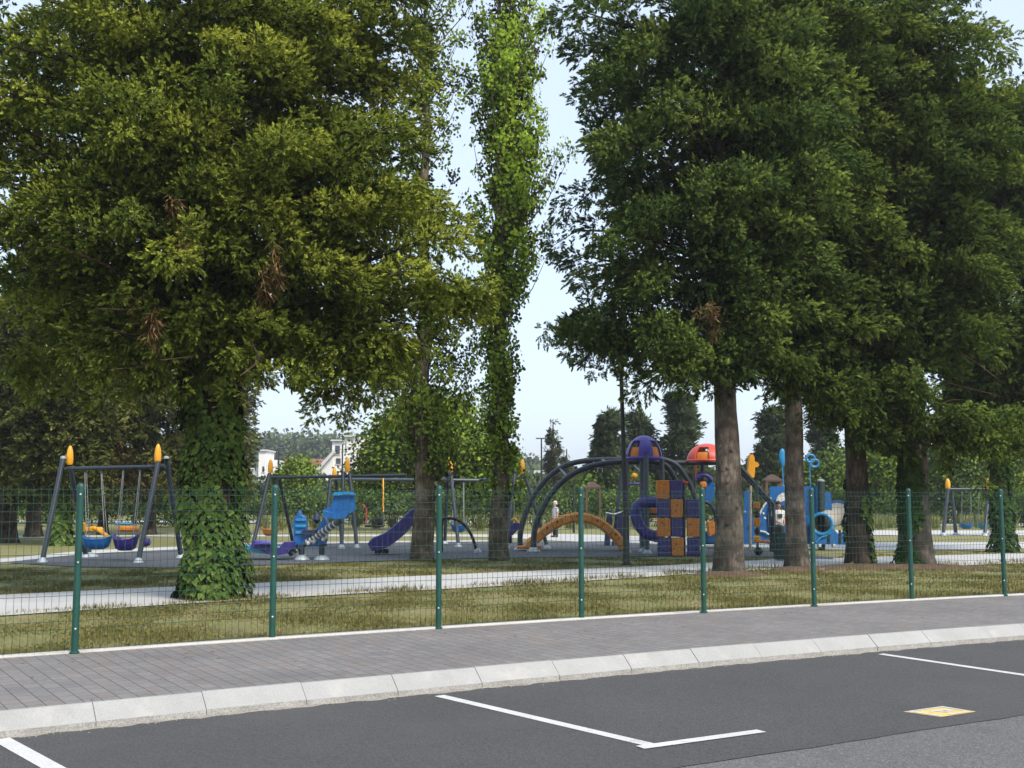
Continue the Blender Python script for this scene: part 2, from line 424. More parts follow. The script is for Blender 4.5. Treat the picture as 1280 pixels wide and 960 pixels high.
def polygon(name, pts, mat, kind='structure'):
    me = bpy.data.meshes.new(name); me.from_pydata([tuple(map(float, p)) for p in pts], [], [tuple(range(len(pts)))])
    import bmesh
    bm = bmesh.new(); bm.from_mesh(me); bmesh.ops.triangulate(bm, faces=bm.faces)
    for f in bm.faces:
        if f.normal.z < 0: f.normal_flip()
    bm.to_mesh(me); bm.free()
    o = link_mesh(name, me, mat); return setp(o, kind=kind) if kind else o

X0, X1 = -45, 75
kt = line_pts(kerb_y, X0, X1)
fl = line_pts(fence_y, X0, X1)
# resample fence line along same normals as kerb for clean pavers: nearest by arclength is close enough
def rs(p, n=400):
    s = np.concatenate(([0], np.cumsum(np.linalg.norm(np.diff(p, axis=0), axis=1)))); t = np.linspace(0, s[-1], n)
    return np.stack([np.interp(t, s, p[:, k]) for k in range(3)], 1)
KT = rs(kt); FL = np.stack((KT[:, 0]*0, KT[:, 1]*0, KT[:, 2]*0), 1)
tk = unit(np.gradient(KT[:, :2], axis=0)); nk = np.stack((-tk[:, 1], tk[:, 0]), 1)
for i in range(len(KT)):       # shoot each kerb normal to the fence line
    d = 3.0
    for _ in range(12):
        q = KT[i, :2] + nk[i] * d; d += (float(fence_y(q[0])) - q[1]) * nk[i, 1]
    FL[i, :2] = KT[i, :2] + nk[i] * d
strip('pavement', [KT, FL], M['paver'])
# thin concrete edging under the fence
e0 = FL.copy(); e1 = FL.copy(); e1[:, :2] += nk * .12; e0[:, :2] -= nk * .02
hi = lambda p, z: np.column_stack((p[:, :2], np.full(len(p), z)))
strip('fence_edging', [hi(e0, .001), hi(e0, .028), hi(e1, .028), hi(e1, -.03)], M['pathedge'], uv=False)
# kerb: stones with joints, swept section: (distance towards the road, height)
sec = [(0, -.004), (.012, .006), (.05, .004), (.20, -.125), (.215, -.14), (.218, -.215)]
sK = np.concatenate(([0], np.cumsum(np.linalg.norm(np.diff(KT, axis=0), axis=1))))
def on_kerb(s, d, z):
    x = np.interp(s, sK, KT[:, 0]); y = np.interp(s, sK, KT[:, 1])
    nx = np.interp(s, sK, nk[:, 0]); ny = np.interp(s, sK, nk[:, 1]); return (x - nx*d, y - ny*d, z)
g0 = G(111, 879); s0 = float(np.interp(g0[0], KT[:, 0], sK)); g1 = G(250, 865); st = float(np.interp(g1[0], KT[:, 0], sK)) - s0
nst = int(s0 / st); kb = MB(); kd = MB(); mt = MB()
sa = s0 - nst * st
while sa + st < sK[-1]:
    a, b = sa + .0035, sa + st - .0035; k = 3
    jz = random.uniform(-.004, .004); jd = random.uniform(-.004, .004)
    for part, rg in ((kb, (0, 4)), (kd, (4, 6))):
        rows = sec[rg[0]:rg[1] + (1 if part is kb else 0)] if part is kb else sec[4:6]
        vs_ = [on_kerb(a + (b-a)*t/k, d + jd, z + jz) for (d, z) in rows for t in range(k+1)]
        fs_ = [(r*(k+1)+t, r*(k+1)+t+1, (r+1)*(k+1)+t+1, (r+1)*(k+1)+t) for r in range(len(rows)-1) for t in range(k)]
        part.add(vs_, fs_)
    sect = sec[:6]
    for e in (a, b):
        kb.add([on_kerb(e, d + jd, z + jz) for d, z in sect] + [on_kerb(e, .0, -.21)], [tuple(range(7))])
    sa += st
ko = setp(kb.build('kerb', M['kerb'], None, angle=25), kind='structure')
kf = setp(kd.build('kerb_foot', M['kerbdark'], None), kind='structure')
core = strip('kerb_bed', [np.array([on_kerb(s, .0, -.012) for s in sK]), np.array([on_kerb(s, .045, -.01) for s in sK]), np.array([on_kerb(s, .195, -.137) for s in sK]), np.array([on_kerb(s, .208, -.21) for s in sK])], M['mortar'], uv=False)
# ragged mortar and sand along the kerb foot
sf = np.arange(20, sK[-1] - 20, .05)
wob = .035 + .022*np.sin(sf*7.3) + .02*np.sin(sf*17.1 + 1) + rng.uniform(-.012, .018, len(sf))
strip('kerb_sand', [np.array([on_kerb(s, .21, ROAD + .012) for s in sf]), np.array([on_kerb(s, .222 + max(.008, x), ROAD + .002) for s, x in zip(sf, wob)])], M['mortar'], uv=False)
gm = MB()
for i in range(900):
    s = random.uniform(25, sK[-1]-40); d = .25 + abs(random.gauss(0, .05)); q = random.uniform(.004, .012)
    c = on_kerb(s, d, ROAD + q*.5); gm.box(c, (q*1.6, q*1.2, q), random.uniform(0, 3), bev=q*.3)
setp(gm.build('kerb_grit', M['mortar'], smooth=False), 'loose sand and small stones lying along the kerb foot', 'grit', kind='stuff')
# road
kr = np.array([on_kerb(s, .19, ROAD) for s in sK])
xs = kr[:, 0]; lane = np.stack((xs + 1.2, lane_y(xs + 1.2), np.full_like(xs, ROAD)), 1)
lane[:, 1] += .012*np.sin(xs*3.1) + .01*np.sin(xs*8.7)
strip('parking_bay', [kr, lane], M['asphalt'], uv=False)
far = lane.copy(); far[:, 2] = ROAD - .006; nearp = far.copy(); nearp[:, 0] += 10; nearp[:, 1] -= 26
up_ = far.copy(); up_[:, 1] += .3
strip('road', [up_, nearp], M['asphalt_old'], uv=False)
# painted lines
def bar(a, b, wd, z, name='painted_line', mat='paint'):
    a, b = np.array(G(*a, z)), np.array(G(*b, z)); t = unit(b - a); n = np.array((-t[1], t[0], 0)) * wd/2
    return polygon(name, [a - n, b - n, b + n, a + n], M[mat])
bar((-16, 914), (120, 989), .15, ROAD + .004)
bar((549, 869.3), (812, 930.5), .125, ROAD + .004)
bar((800, 934), (952, 913.3), .125, ROAD + .008)
bar((1101, 817.3), (1420, 864), .12, ROAD + .004)
sq = [np.array(G(*p, ROAD + .004)) for p in ((1129, 889.5), (1176, 896.2), (1220, 889.5), (1178, 882.6))]
def insq(u, v, z=0): return sq[0]*(1-u)*(1-v) + sq[1]*u*(1-v) + sq[2]*u*v + sq[3]*(1-u)*v + np.array((0, 0, z))
ym = MB(); ym.add([insq(0,0), insq(1,0), insq(1,1), insq(0,1)], [(0,1,2,3)])
setp(ym.build('painted_square', M['yellowpaint'], smooth=False), kind='structure')
wm = MB()
for (u0, v0, u1, v1) in ((.04,.04,.96,.13), (.04,.13,.12,.96), (.88,.30,.96,.96), (.12,.88,.70,.96), (.36,.30,.46,.74), (.46,.64,.66,.74), (.60,.48,.68,.64), (.46,.46,.62,.54)):
    wm.add([insq(u0,v0,.004), insq(u1,v0,.004), insq(u1,v1,.004), insq(u0,v1,.004)], [(0,1,2,3)])
setp(wm.build('painted_emblem', M['paint'], smooth=False), kind='structure')

# lawn: one sheet from the fence to the horizon, gently uneven
rows = [e1]
dists = [.8, 1.6, 2.6, 4, 6, 8, 11, 15, 20, 28, 40, 60, 100, 200, 500, 1500]
for d in dists:
    q = e1.copy(); spread = (q[:, 0] - 5) / 40 * d * .55
    q[:, 0] += nk[:, 0]*min(d, 12) + spread; q[:, 1] += d; rows.append(q)
for i, q in enumerate(rows):
    q[:, 2] = -.012 if i else -.012
setp(strip('lawn', rows, M['grass'], uv=False), kind='structure')

def px_sheet(name, near, farl, z, mat, n=80):
    a = np.array([G(x, y, z) for x, y in near]); b = np.array([G(x, y, z) for x, y in farl])
    f = lambda p: rs(smooth_path(p, 60), n)
    return strip(name, [f(a), f(b)], M[mat], uv=False)
PATH_N = [(-160,781),(0,769.5),(220,755),(440,742),(640,731.5),(870,717),(960,712),(1060,711),(1280,704),(1420,700)]
PATH_F = [(-160,754),(0,743.5),(220,733),(440,723.5),(640,714.5),(780,709),(870,704.5),(960,699.5),(1060,697),(1150,694.5),(1280,691.5),(1420,689)]
px_sheet('footpath', PATH_N, PATH_F, .004, 'path')
PE = [(x, y - 5.0*(y-640)/120) for x, y in PATH_N]
px_sheet('footpath_edging', PATH_N, PE, .009, 'pathedge')
RUB = [(12,703.5),(100,708.5),(230,709),(330,706.5),(450,702),(560,698.5),(660,697),(760,696),(860,694.5),(960,696.5),(1040,699),(1044,697),(960,687),(860,681),(760,677),(640,676.7),(450,679),(300,682),(220,687),(110,693),(30,700)]
polygon('playground_surface', [G(x, y, .008) for x, y in RUB], M['rubber'])
wl = [(-60,706),(10,702),(110,692),(220,686.5),(300,681.5),(450,678.5),(640,676.2)]
px_sheet('playground_edging', [(x, y + .2) for x, y in wl], [(x, y - 5 + i*.62) for i, (x, y) in enumerate(wl)], .004, 'path')
px_sheet('far_path', [(-80,672.5),(200,671),(420,670.5),(600,671),(700,676),(800,679.5),(900,682),(1000,686),(1150,687),(1340,685)], [(-80,670),(200,668.6),(420,668.2),(600,668),(700,667.5),(800,670),(900,673),(1000,677),(1150,678),(1340,677)], .004, 'path')
px_sheet('far_path', [(1000,668),(1150,669),(1340,669)], [(1000,662.5),(1150,663),(1340,663)], .004, 'path')
px_sheet('far_path', [(-80,653.6),(300,653.4),(640,653),(900,654),(1150,657),(1340,657)], [(-80,651),(300,650.8),(640,650.6),(900,651),(1150,654),(1340,654)], .004, 'path')
# worn soil around the trunks on the right, low mounds
for i, (px, py, rx, ry) in enumerate([(912,719,.95,.7),(996,713.5,.75,.6),(1074,710,1.6,.7),(1150,710,2.2,.8)]):
    c = np.array(G(px, py)); n = 28; ringv = []; m = MB()
    vs_ = [c + np.array((0, 0, .11))]
    for rr, z in ((.35, .10), (.7, .05), (1, -.02)):
        for k in range(n):
            an = 2*math.pi*k/n; j = 1 + .16*math.sin(3*an + i) + .1*math.sin(7*an + 2*i)
            vs_.append(c + np.array((rx*rr*j*math.cos(an), ry*rr*j*math.sin(an), z + random.uniform(-.012, .018)*(rr < 1))))
    fs_ = [(0, 1 + k, 1 + (k+1) % n) for k in range(n)] + [(1 + r*n + k, 1 + (r+1)*n + k, 1 + (r+1)*n + (k+1) % n, 1 + r*n + (k+1) % n) for r in range(2) for k in range(n)]
    setp(m.add(vs_, fs_).build('soil_mound', M['soil']), kind='structure')

# ------------------------------------------------------------------ foliage engine
def leaves(B, D, S, L, W, tint):
    """kite-shaped leaves: base B, direction D, side S"""
    V = np.empty((len(B), 4, 3), np.float32)
    V[:, 0] = B; mid = B + D * (L * .55)[:, None]
    V[:, 1] = mid + S * (W * .5)[:, None]; V[:, 2] = B + D * L[:, None]; V[:, 3] = mid - S * (W * .5)[:, None]
    T = np.repeat(tint[:, None, :], 4, 1); T[:, 2, 1] = np.minimum(1, T[:, 2, 1] + .15)
    return V.reshape(-1, 3), T.reshape(-1, 3)
def quads(nv): return np.arange(nv, dtype=np.int32).reshape(-1, 4)

def pads_to_mesh(name, pads, mat, parent, leaf=.10, K=26, n_leaf=10, ps=(.38, .36), fat=.40, droop=.0):
    """foliage pads: list of (pos, outdir, young, tone, scale); each a cushion of K drooping finger shaped sprays"""
    Pp = np.array([p[0] for p in pads]); O = np.array([p[1] for p in pads]); yg = np.array([p[2] for p in pads]); tn = np.array([p[3] for p in pads]); sc = np.array([p[4] for p in pads])
    C = np.repeat(Pp, K, 0); N = len(C); o = np.repeat(O, K, 0); k = np.repeat(sc, K)
    up = np.array((0, 0, 1.))
    u = unit(rng.normal(0, 1, (N, 3)) + o * .55 + up * .15)
    rad = rng.uniform(.30, 1.1, N) ** .6
    off = u * np.array((ps[0], ps[0], ps[1])) * (k * rad)[:, None]
    al = np.sum(off * o, 1); off += o * (al * .35)[:, None]
    C = C + off
    D = unit(u * .75 + o * .45 + rng.normal(0, .22, (N, 3)) + np.array((0, 0, -1.)) * (droop + np.repeat(rng.uniform(-.40, .42, len(Pp)), K))[:, None])
    A = unit(np.cross(D, up + rng.normal(0, .5, (N, 3)))); B = np.cross(D, A)
    base_n = unit(u * .9 + o * .25 + up * .35)
    tone = np.clip(np.repeat(tn, K) + rng.normal(0, .12, N), 0, 1); young_lit = np.clip(np.repeat(yg, K) + rng.normal(0, .14, N), 0, 1)
    br = rng.uniform(.25, .75, N); Ls = leaf * np.sqrt(k) * rng.uniform(.8, 1.25, N); Vs, Ts, Ns = [], [], []
    C = C - D * (Ls * .9)[:, None]
    for j in range(n_leaf):
        t = (j + .5) / n_leaf; an = 2.4 * j + rng.uniform(0, .8, N); op = .75 * (1 - t) + .12
        side = A * np.cos(an)[:, None] + B * np.sin(an)[:, None] * .75
        d = unit(D * (1 - op * .4) + side * op + np.array((0, 0, -.06 * t)))
        pos = C + D * (Ls * 1.5 * t)[:, None]; pos[:, 2] -= Ls * .15 * t * t
        s = unit(np.cross(d, side + D * .4 + rng.normal(0, .3, (N, 3))))
        l = Ls * rng.uniform(.8, 1.2, N)
        ti = np.stack((tone, np.clip(young_lit * (.5 + .75 * t) + rng.uniform(-.08, .1, N), 0, 1), np.clip(br + rng.normal(0, .1, N), 0, 1)), 1)
        v, tt = leaves(pos, d, s, l, l * fat, ti); Vs.append(v); Ts.append(tt)
        Ns.append(np.repeat(unit(base_n * .75 + side * .38 + D * .18), 4, 0))
    V = np.concatenate(Vs)
    return np_mesh(name, V, quads(len(V)), mat, parent, np.concatenate(Ts), nrm=np.concatenate(Ns))

def trunk_mesh(parent, base, H, r, mat, lean=(0, 0), name='trunk', flare=1.45, nseg=22, taper=.25, wob=.03):
    m = MB(); pts, rr = [], []
    ph = random.uniform(0, 6)
    for i in range(nseg + 1):
        t = i / nseg; z = H * t ** 1.25
        pts.append((base[0] + lean[0]*z + wob*math.sin(z*1.1 + ph)*min(1, z), base[1] + lean[1]*z + wob*math.cos(z*.9 + ph)*min(1, z), base[2] - .1 + z))
        rr.append(r * ((1 - (1-taper)*t) + (flare - 1) * math.exp(-z / .35)))
    n = 20; b = len(m.v); m.tube(pts, rr, n)
    # fluted, knobbly surface
    for i in range(len(m.v)):
        v = np.array(m.v[i]); k = i % n; ringi = i // n
        if ringi >= len(pts): continue
        c = np.array(pts[ringi]); a = 2*math.pi*k/n
        f = 1 + .07*math.sin(3*a + ph + v[2]*.35) + .05*math.sin(5*a + 2*ph - v[2]*.8) + .03*math.sin(9*a + v[2]*2.7)
        m.v[i] = tuple(c + (v - c) * f)
    m.build(name, mat, parent, angle=180); return np.array(pts), np.array(rr)

def conifer(name, base, H, r, h0, Rl, Rr, mat, barkm, label, nb=160, leaf=.10, K=26, rise=.45, droop=.40, lean=(0, 0), cat='tree', young_lit=.35, vis_h=None, depthR=.85, seed=0, n_leaf=10, ps=(.38, .36), group=None, limb_r=.05, hang=None, fat=.40, blen=1.7, step=.40, inner=140, hangdown=.0, flare=1.45):
    """Rl / Rr: crown radius tables [(height, radius)] to the left and the right.
    Boughs are spread evenly over the crown; each rises from the trunk, carries pads of sprays and nods at its tip."""
    rnd = random.Random(seed); root = thing(name, base, label, cat, group)
    tp, tr = trunk_mesh(root, base, H, r, barkm, lean, flare=flare)
    rad = lambda tab, h: float(np.interp(h, [a for a, _ in tab], [b for _, b in tab]))
    lim = MB(); pads = []; az0 = rnd.uniform(0, 6)
    axis = lambda h: np.array((float(np.interp(h, tp[:, 2] - base[2], tp[:, 0])), float(np.interp(h, tp[:, 2] - base[2], tp[:, 1])), base[2] + h))
    def radius(h, ca, sa):
        wl = (1 - ca) / 2; side = rad(Rl, h) * wl + rad(Rr, h) * (1 - wl); return side * (1 - (1 - depthR) * sa * sa)
    for i in range(nb):
        q, b2, f2 = i + 1, 0.0, .5
        while q: b2 += f2 * (q & 1); q >>= 1; f2 *= .5
        h = h0 + (H - h0 - .4) * b2 + rnd.uniform(-.12, .12); az = az0 + i * 2.39996 + rnd.uniform(-.3, .3)
        if vis_h is not None and h > vis_h and i % 3: continue
        ca, sa = math.cos(az), math.sin(az)
        if sa > .55 and rnd.random() < .35: continue
        Rm = radius(h, ca, sa)
        if Rm < .2: continue
        ro = Rm * (rnd.uniform(.55, .92) if rnd.random() < .72 else rnd.uniform(.92, 1.10)); L = min(ro * .9, blen * rnd.uniform(.75, 1.3)); ri = ro - L
        rs_ = rise + rnd.uniform(-.25, .25); dp = droop + rnd.uniform(-.12, .15); bend = rnd.uniform(-.3, .3)
        st_ = axis(h)
        def pt(t):
            a2 = az + bend * t * L / max(ro, .5); rr2 = ri + L * t
            return st_ + np.array((math.cos(a2) * rr2, math.sin(a2) * rr2, L * (rs_ * t - dp * t * t)))
        if rnd.random() < .75:
            s0 = axis(max(h0 * .8, h - ri * .45)); lim.tube([s0, s0 * .45 + pt(0) * .55 + np.array((0, 0, .1 * ri)), pt(0), pt(.5), pt(.95)], np.array((1, .8, .6, .35, .12)) * limb_r * (.5 + ro / 8), 5, False)
        tone0 = rnd.random(); y0 = rnd.random() ** 2.0 * 1.25; npd = max(2, int(L / step))
        for kx in range(npd):
            t = (kx + .6) / npd; lw = .17 * L * (1 - abs(t - .45))
            for sd in ((0,) if rnd.random() < .35 else (-1, 1)):
                lat = sd * lw * rnd.uniform(.5, 1.1)
                p = pt(t) + np.array((-sa * lat, ca * lat, -abs(lat) * .35 + rnd.uniform(-.12, .12)))
                tan = unit(pt(min(1, t + .15)) - pt(max(0, t - .1)))
                o = unit(tan + np.array((-sa, ca, 0)) * (.5 * sd) + np.array((0, 0, .15 if t < .8 else -.1)))
                pads.append((p, o, np.clip(young_lit * (.2 + 1.2 * y0) * (.6 + .6 * t) + rnd.uniform(-.1, .12), 0, 1), np.clip(tone0 * .7 + rnd.uniform(0, .3), 0, 1), (.75 + .35 * math.sin(math.pi * min(1, t * 1.1))) * rnd.uniform(.7, 1.2)))  # yellower towards bough tips: new growth plus sunlit contrast painted into the tint
    for i in range(inner):
        h = h0 + (H - h0) * rnd.random() ** 1.3; az = rnd.uniform(0, 2 * math.pi); ca, sa = math.cos(az), math.sin(az)
        if vis_h is not None and h > vis_h: continue
        rr2 = radius(h, ca, sa) * rnd.uniform(.2, .62)
        pads.append((axis(h) + np.array((ca * rr2, sa * rr2, .1)), unit(np.array((ca, sa, .2))), young_lit * .3 * rnd.random(), rnd.random() * .6, rnd.uniform(1.1, 1.6)))
    if hang:
        for (p, n, dz) in hang:       # drooping skirts
            for k in range(n):
                q = np.array(p) + np.array((rnd.gauss(0, .45), rnd.gauss(0, .45), -abs(rnd.gauss(0, dz))))
                pads.append((q, unit(np.array((rnd.gauss(0, .5), rnd.gauss(0, .5) - .2, -.5))), young_lit * rnd.uniform(.3, 1.1), rnd.random(), rnd.uniform(.5, .85)))
    lim.build('branches', M['barkdark'] if barkm is not M['twig'] else barkm, root)
    pads_to_mesh('crown', pads, mat, root, leaf, K, n_leaf, ps, fat, hangdown)
    return root

def broad(name, base, lobes, mat, label, cat='tree', n=5000, leaf=.12, trunk=(.15, 2.0), barkm='barkdark', group=None, young_lit=.5, seed=0, clump=.45, shell=.45, stems=0, fat=.75):
    """broadleaf crown: leaf clumps through lobes [(cx,cy,cz, rx,ry,rz)] relative to base"""
    r2 = np.random.default_rng(seed + 100); root = thing(name, base, label, cat, group); rnd = random.Random(seed)
    m = MB()
    if trunk[0] > 0:
        m.tube([(base[0], base[1], base[2] - .1), (base[0] + .03, base[1], base[2] + trunk[1]*.5), (base[0], base[1], base[2] + trunk[1])], [trunk[0]*1.25, trunk[0], trunk[0]*.7], 10)
        for L in lobes:
            m.tube([(base[0], base[1], base[2] + trunk[1]*.8), tuple(np.array(base) + np.array(L[:3])*np.array((.5, .5, .75))), tuple(np.array(base) + np.array(L[:3]))], [trunk[0]*.55, trunk[0]*.35, .02], 6)
        m.build('trunk', M[barkm], root)
    vol = np.array([L[3]*L[4]*L[5] for L in lobes]); pr = vol**.75 / (vol**.75).sum(); ncl = max(12, n // 26)
    li = r2.choice(len(lobes), ncl, p=pr); La = np.array(lobes)[li]
    d = unit(r2.normal(0, 1, (ncl, 3))); rad = r2.uniform(shell, 1.06, ncl) ** .6
    cc = np.array(base) + La[:, :3] + d * La[:, 3:6] * rad[:, None]
    keep = cc[:, 2] > base[2] + .05; cc = cc[keep]; d = d[keep]
    per = max(4, n // len(cc)); N = len(cc) * per
    C = np.repeat(cc, per, 0) + r2.normal(0, 1, (N, 3)) * clump * np.array((1, 1, .75)); C[:, 2] = np.maximum(C[:, 2], base[2] + .03)
    tone = np.repeat(r2.uniform(0, 1, len(cc)), per); yg = np.repeat(r2.uniform(0, 1, len(cc)) ** 1.5, per) * young_lit * 1.5
    D = unit(np.repeat(d, per, 0) * .5 + r2.normal(0, .7, (N, 3)) + np.array((0, 0, -.25))); S = unit(np.cross(D, r2.normal(0, .6, (N, 3)) + np.array((0, 0, 1.))))
    l = leaf * r2.uniform(.7, 1.35, N)
    T = np.stack((np.clip(tone + r2.normal(0, .15, N), 0, 1), np.clip(yg + r2.normal(0, .12, N), 0, 1), r2.uniform(0, 1, N)), 1)
    V, TT = leaves(C, D, S, l, l * fat, T)
    on = unit(np.repeat(d, per, 0) * .7 + (C - np.repeat(cc, per, 0)) / clump * .3 + np.array((0, 0, .4)) + r2.normal(0, .2, (N, 3)))
    np_mesh('crown', V, quads(len(V)), M[mat], root, TT, nrm=np.repeat(on, 4, 0)); return root

def ivy(parent, pts, rr, z0, z1, n, mat, size=.13, seed=0, cover=None, thick=.07, name='ivy'):
    """five-pointed leaves shingled over a trunk"""
    r2 = np.random.default_rng(seed); z = r2.uniform(z0, z1, n); a = r2.uniform(0, 2*math.pi, n)
    if cover is not None:
        k = cover(a, z); z, a = z[k], a[k]; n = len(z)
    base_z = pts[0][2] + .1
    cx = np.interp(z, pts[:, 2] - base_z, pts[:, 0]); cy = np.interp(z, pts[:, 2] - base_z, pts[:, 1]); rad = np.interp(z, pts[:, 2] - base_z, rr)
    bul = rad + thick * (.55 + .55*np.sin(a*3 + z*1.3) + .45*np.sin(z*2.7 + a) + .35*np.sin(z*6.1 - 2*a)) + r2.uniform(0, thick*1.3, n)
    o = np.stack((np.cos(a), np.sin(a), np.zeros(n)), 1); C = np.stack((cx, cy, z + base_z), 1) + o * bul[:, None]
    nrm = unit(o + np.array((0, 0, .55)) + r2.normal(0, .28, (n, 3)))
    down = np.array((0, 0, -1.)) + r2.normal(0, .35, (n, 3)); D = unit(down - nrm * np.sum(down*nrm, 1, keepdims=True)); S = np.cross(D, nrm)
    l = size * r2.uniform(.45, 1.45, n)
    shape = [(-.15, 0, .0), (-.02, .48, -.06), (.42, .36, .0), (1.0, 0, -.10), (.42, -.36, .0), (-.02, -.48, -.06)]
    V = np.stack([C + D*(l*u)[:, None] + S*(l*v)[:, None] + nrm*(l*wz)[:, None] for u, v, wz in shape], 1)
    patch = .5 + .5*np.sin(a*2 + z*1.7 + seed) * np.sin(z*2.3 + a*1.1)
    T = np.stack((np.clip(patch + r2.normal(0, .2, n), 0, 1), np.clip(r2.uniform(-.2, 1, n)**2 * r2.uniform(0, 1, n), 0, 1), r2.uniform(0, 1, n)), 1)
    q = np.arange(n*6, dtype=np.int32).reshape(-1, 6)
    quadsA = np.concatenate((q[:, [0, 1, 2, 3]], q[:, [0, 3, 4, 5]]))
    return np_mesh(name, V.reshape(-1, 3), quadsA, M[mat], parent, np.repeat(T[:, None], 6, 1).reshape(-1, 3), nrm=np.repeat(nrm, 6, 0))

def dead_spray(parent, spots, name='withered_twigs', leaf=.2):
    for (p, n, s) in spots:
        pads = []
        for k in range(n):
            pads.append((np.array(p) + np.array((random.gauss(0, s), random.gauss(0, s), random.gauss(-s*.5, s*1.2))), unit(np.array((random.gauss(0, .4), -.3, -1))), random.random()*.7, random.random(), random.uniform(.5, .9)))
        pads_to_mesh(name, pads, M['fol_brown'], parent, leaf, 4, 5, (.10, .26), .10, .55)

# ------------------------------------------------------------------ mesh fence: one thing, posts and panels are its parts
posts = [np.array(G(*p)) for p in FPX]
def fence_at(x): return np.array((x, float(fence_y(x)), 0.0))
def next_post(p, d):
    x = p[0]
    for _ in range(400):
        x += .01 * d
        if np.linalg.norm(fence_at(x) - p) >= 2.42: break
    return fence_at(x)
posts.insert(0, next_post(posts[0], -1)); posts.insert(0, next_post(posts[0], -1))
for _ in range(4): posts.append(next_post(posts[-1], 1))
PH = 2.03
fence = thing('mesh_fence', tuple(posts[2]), 'green welded wire mesh fence on round green posts along the edge of the paved footway', 'fence')
for p in posts:
    m = MB(); r = .043
    m.lathe(p, [(r, -.02), (r, PH - .02), (r * 1.08, PH - .02), (r * 1.08, PH + .008), (r * .8, PH + .03), (.002, PH + .04)], 14)
    po = m.build('post', M['post'], fence)
    for z in (.3, 1.1, 1.93):
        b = MB(); d = unit(np.array((-p[0], -p[1], 0)))
        c = p + d * r + np.array((0, 0, z)); b.lathe(c, [(.013, -.004), (.013, .006), (.006, .012)], 8, axis=d); b.build('bolt', M['zinc'], po)
    f = MB(); f.lathe(p + np.array((0, 0, .0)), [(.06, 0.005), (.06, .02), (.045, .03)], 12); f.build('foot_plate', M['post'], po)
ZF = [(.04, 0), (.30, 0), (.40, .035), (.50, 0), (1.0, 0), (1.1, .035), (1.2, 0), (1.72, 0), (1.82, .035), (1.92, 0), (2.03, 0)]
zo = lambda z: float(np.interp(z, [a for a, _ in ZF], [b for _, b in ZF]))
for a, b in zip(posts[:-1], posts[1:]):
    t = unit(b - a); n = np.array((t[1], -t[0], 0)); L = np.linalg.norm(b - a); m = MB(); nw = 29
    for k in range(nw):
        s = .03 + (L - .06) * k / (nw - 1)
        m.tube([a + t*s + n*(o - .0) + np.array((0, 0, z)) for z, o in ZF], .0026, 4, False)
    for z in (.05, .30, .40, .50, .70, .90, 1.0, 1.1, 1.2, 1.4, 1.6, 1.72, 1.82, 1.92, 1.99):
        q = a + n*(zo(z) + .004) + np.array((0, 0, z)); m.tube([q, q + t*L], .0031, 4, False)
    m.build('mesh_panel', M['wire'], fence, angle=180)

# ------------------------------------------------------------------ trees along the fence
def tbl(base_px, Y, rows, side):
    """crown edge given as (pixel y, pixel x) at distance Y -> (height, radius) table"""
    bx = P(base_px, 600, Y)[0]; out = []
    for py, px in rows:
        p = P(px, py, Y); out.append((p[2], max(.1, (p[0] - bx) * side)))
    return sorted(out)
# --- big ivy clad cypress on the left
bL = np.array(G(262, 748)); YL = bL[1]
Ll = tbl(262, YL, [(-260,110),(-120,20),(0,-40),(60,-70),(200,-110),(330,-90),(400,-20),(450,60),(480,150)], -1)
Lr = tbl(262, YL, [(-260,425),(-120,508),(0,545),(60,556),(150,574),(250,592),(330,598),(390,590),(430,540),(470,480),(505,420)], 1)
skirt = [(P(448, 455, YL - .5), 26, .45), (P(470, 420, YL - .5), 24, .4), (P(400, 410, YL - 1), 12, .2), (P(555, 350, YL), 26, .35), (P(350, 440, YL - 1.6), 20, .3), (P(155, 440, YL - 1.2), 26, .4), (P(585, 360, YL + .4), 16, .25), (P(480, 420, YL + .6), 30, .4), (P(230, 400, YL - 1.6), 26, .3), (P(40, 440, YL), 24, .4)]
left = conifer('cypress_tree', tuple(bL), 14.5, .44, 4.75, Ll, Lr, M['fol_left'], M['barkdark'], 'broad olive green cypress with a trunk wrapped in ivy, standing close behind the mesh fence', nb=370, leaf=.088, K=34, young_lit=.62, flare=1.1, vis_h=11.4, depthR=.72, seed=3, hang=skirt, inner=420, blen=1.7, rise=.40, droop=.40)
tp, tr = trunk_mesh(left, bL, 9, .42, M['barkdark'], name='ivy_stem', taper=.5, flare=1.08)
ivy(left, tp, tr, -.05, 4.9, 9000, 'fol_ivy', .095, 5, lambda a, z: np.sin(a*2.3 + z*1.9) + np.sin(z*3.1 - a*1.4) + .8*np.sin(a*5 + z*4.7) > -1.75, thick=.14)
for k in range(9):       # old ivy stems climbing the bark
    a0 = -2.9 + .33*k; q = []
    for z in np.linspace(-.02, 4.2, 12):
        a = a0 + .25*math.sin(z*1.7 + k) ; rr_ = float(np.interp(z, tp[:, 2], tr)) + .035
        q.append((float(np.interp(z, tp[:, 2], tp[:, 0])) + rr_*math.cos(a), float(np.interp(z, tp[:, 2], tp[:, 1])) + rr_*math.sin(a), z))
    MB().tube(smooth_path(q, 24), .022, 6).build('ivy_stem', M['twig'], left)
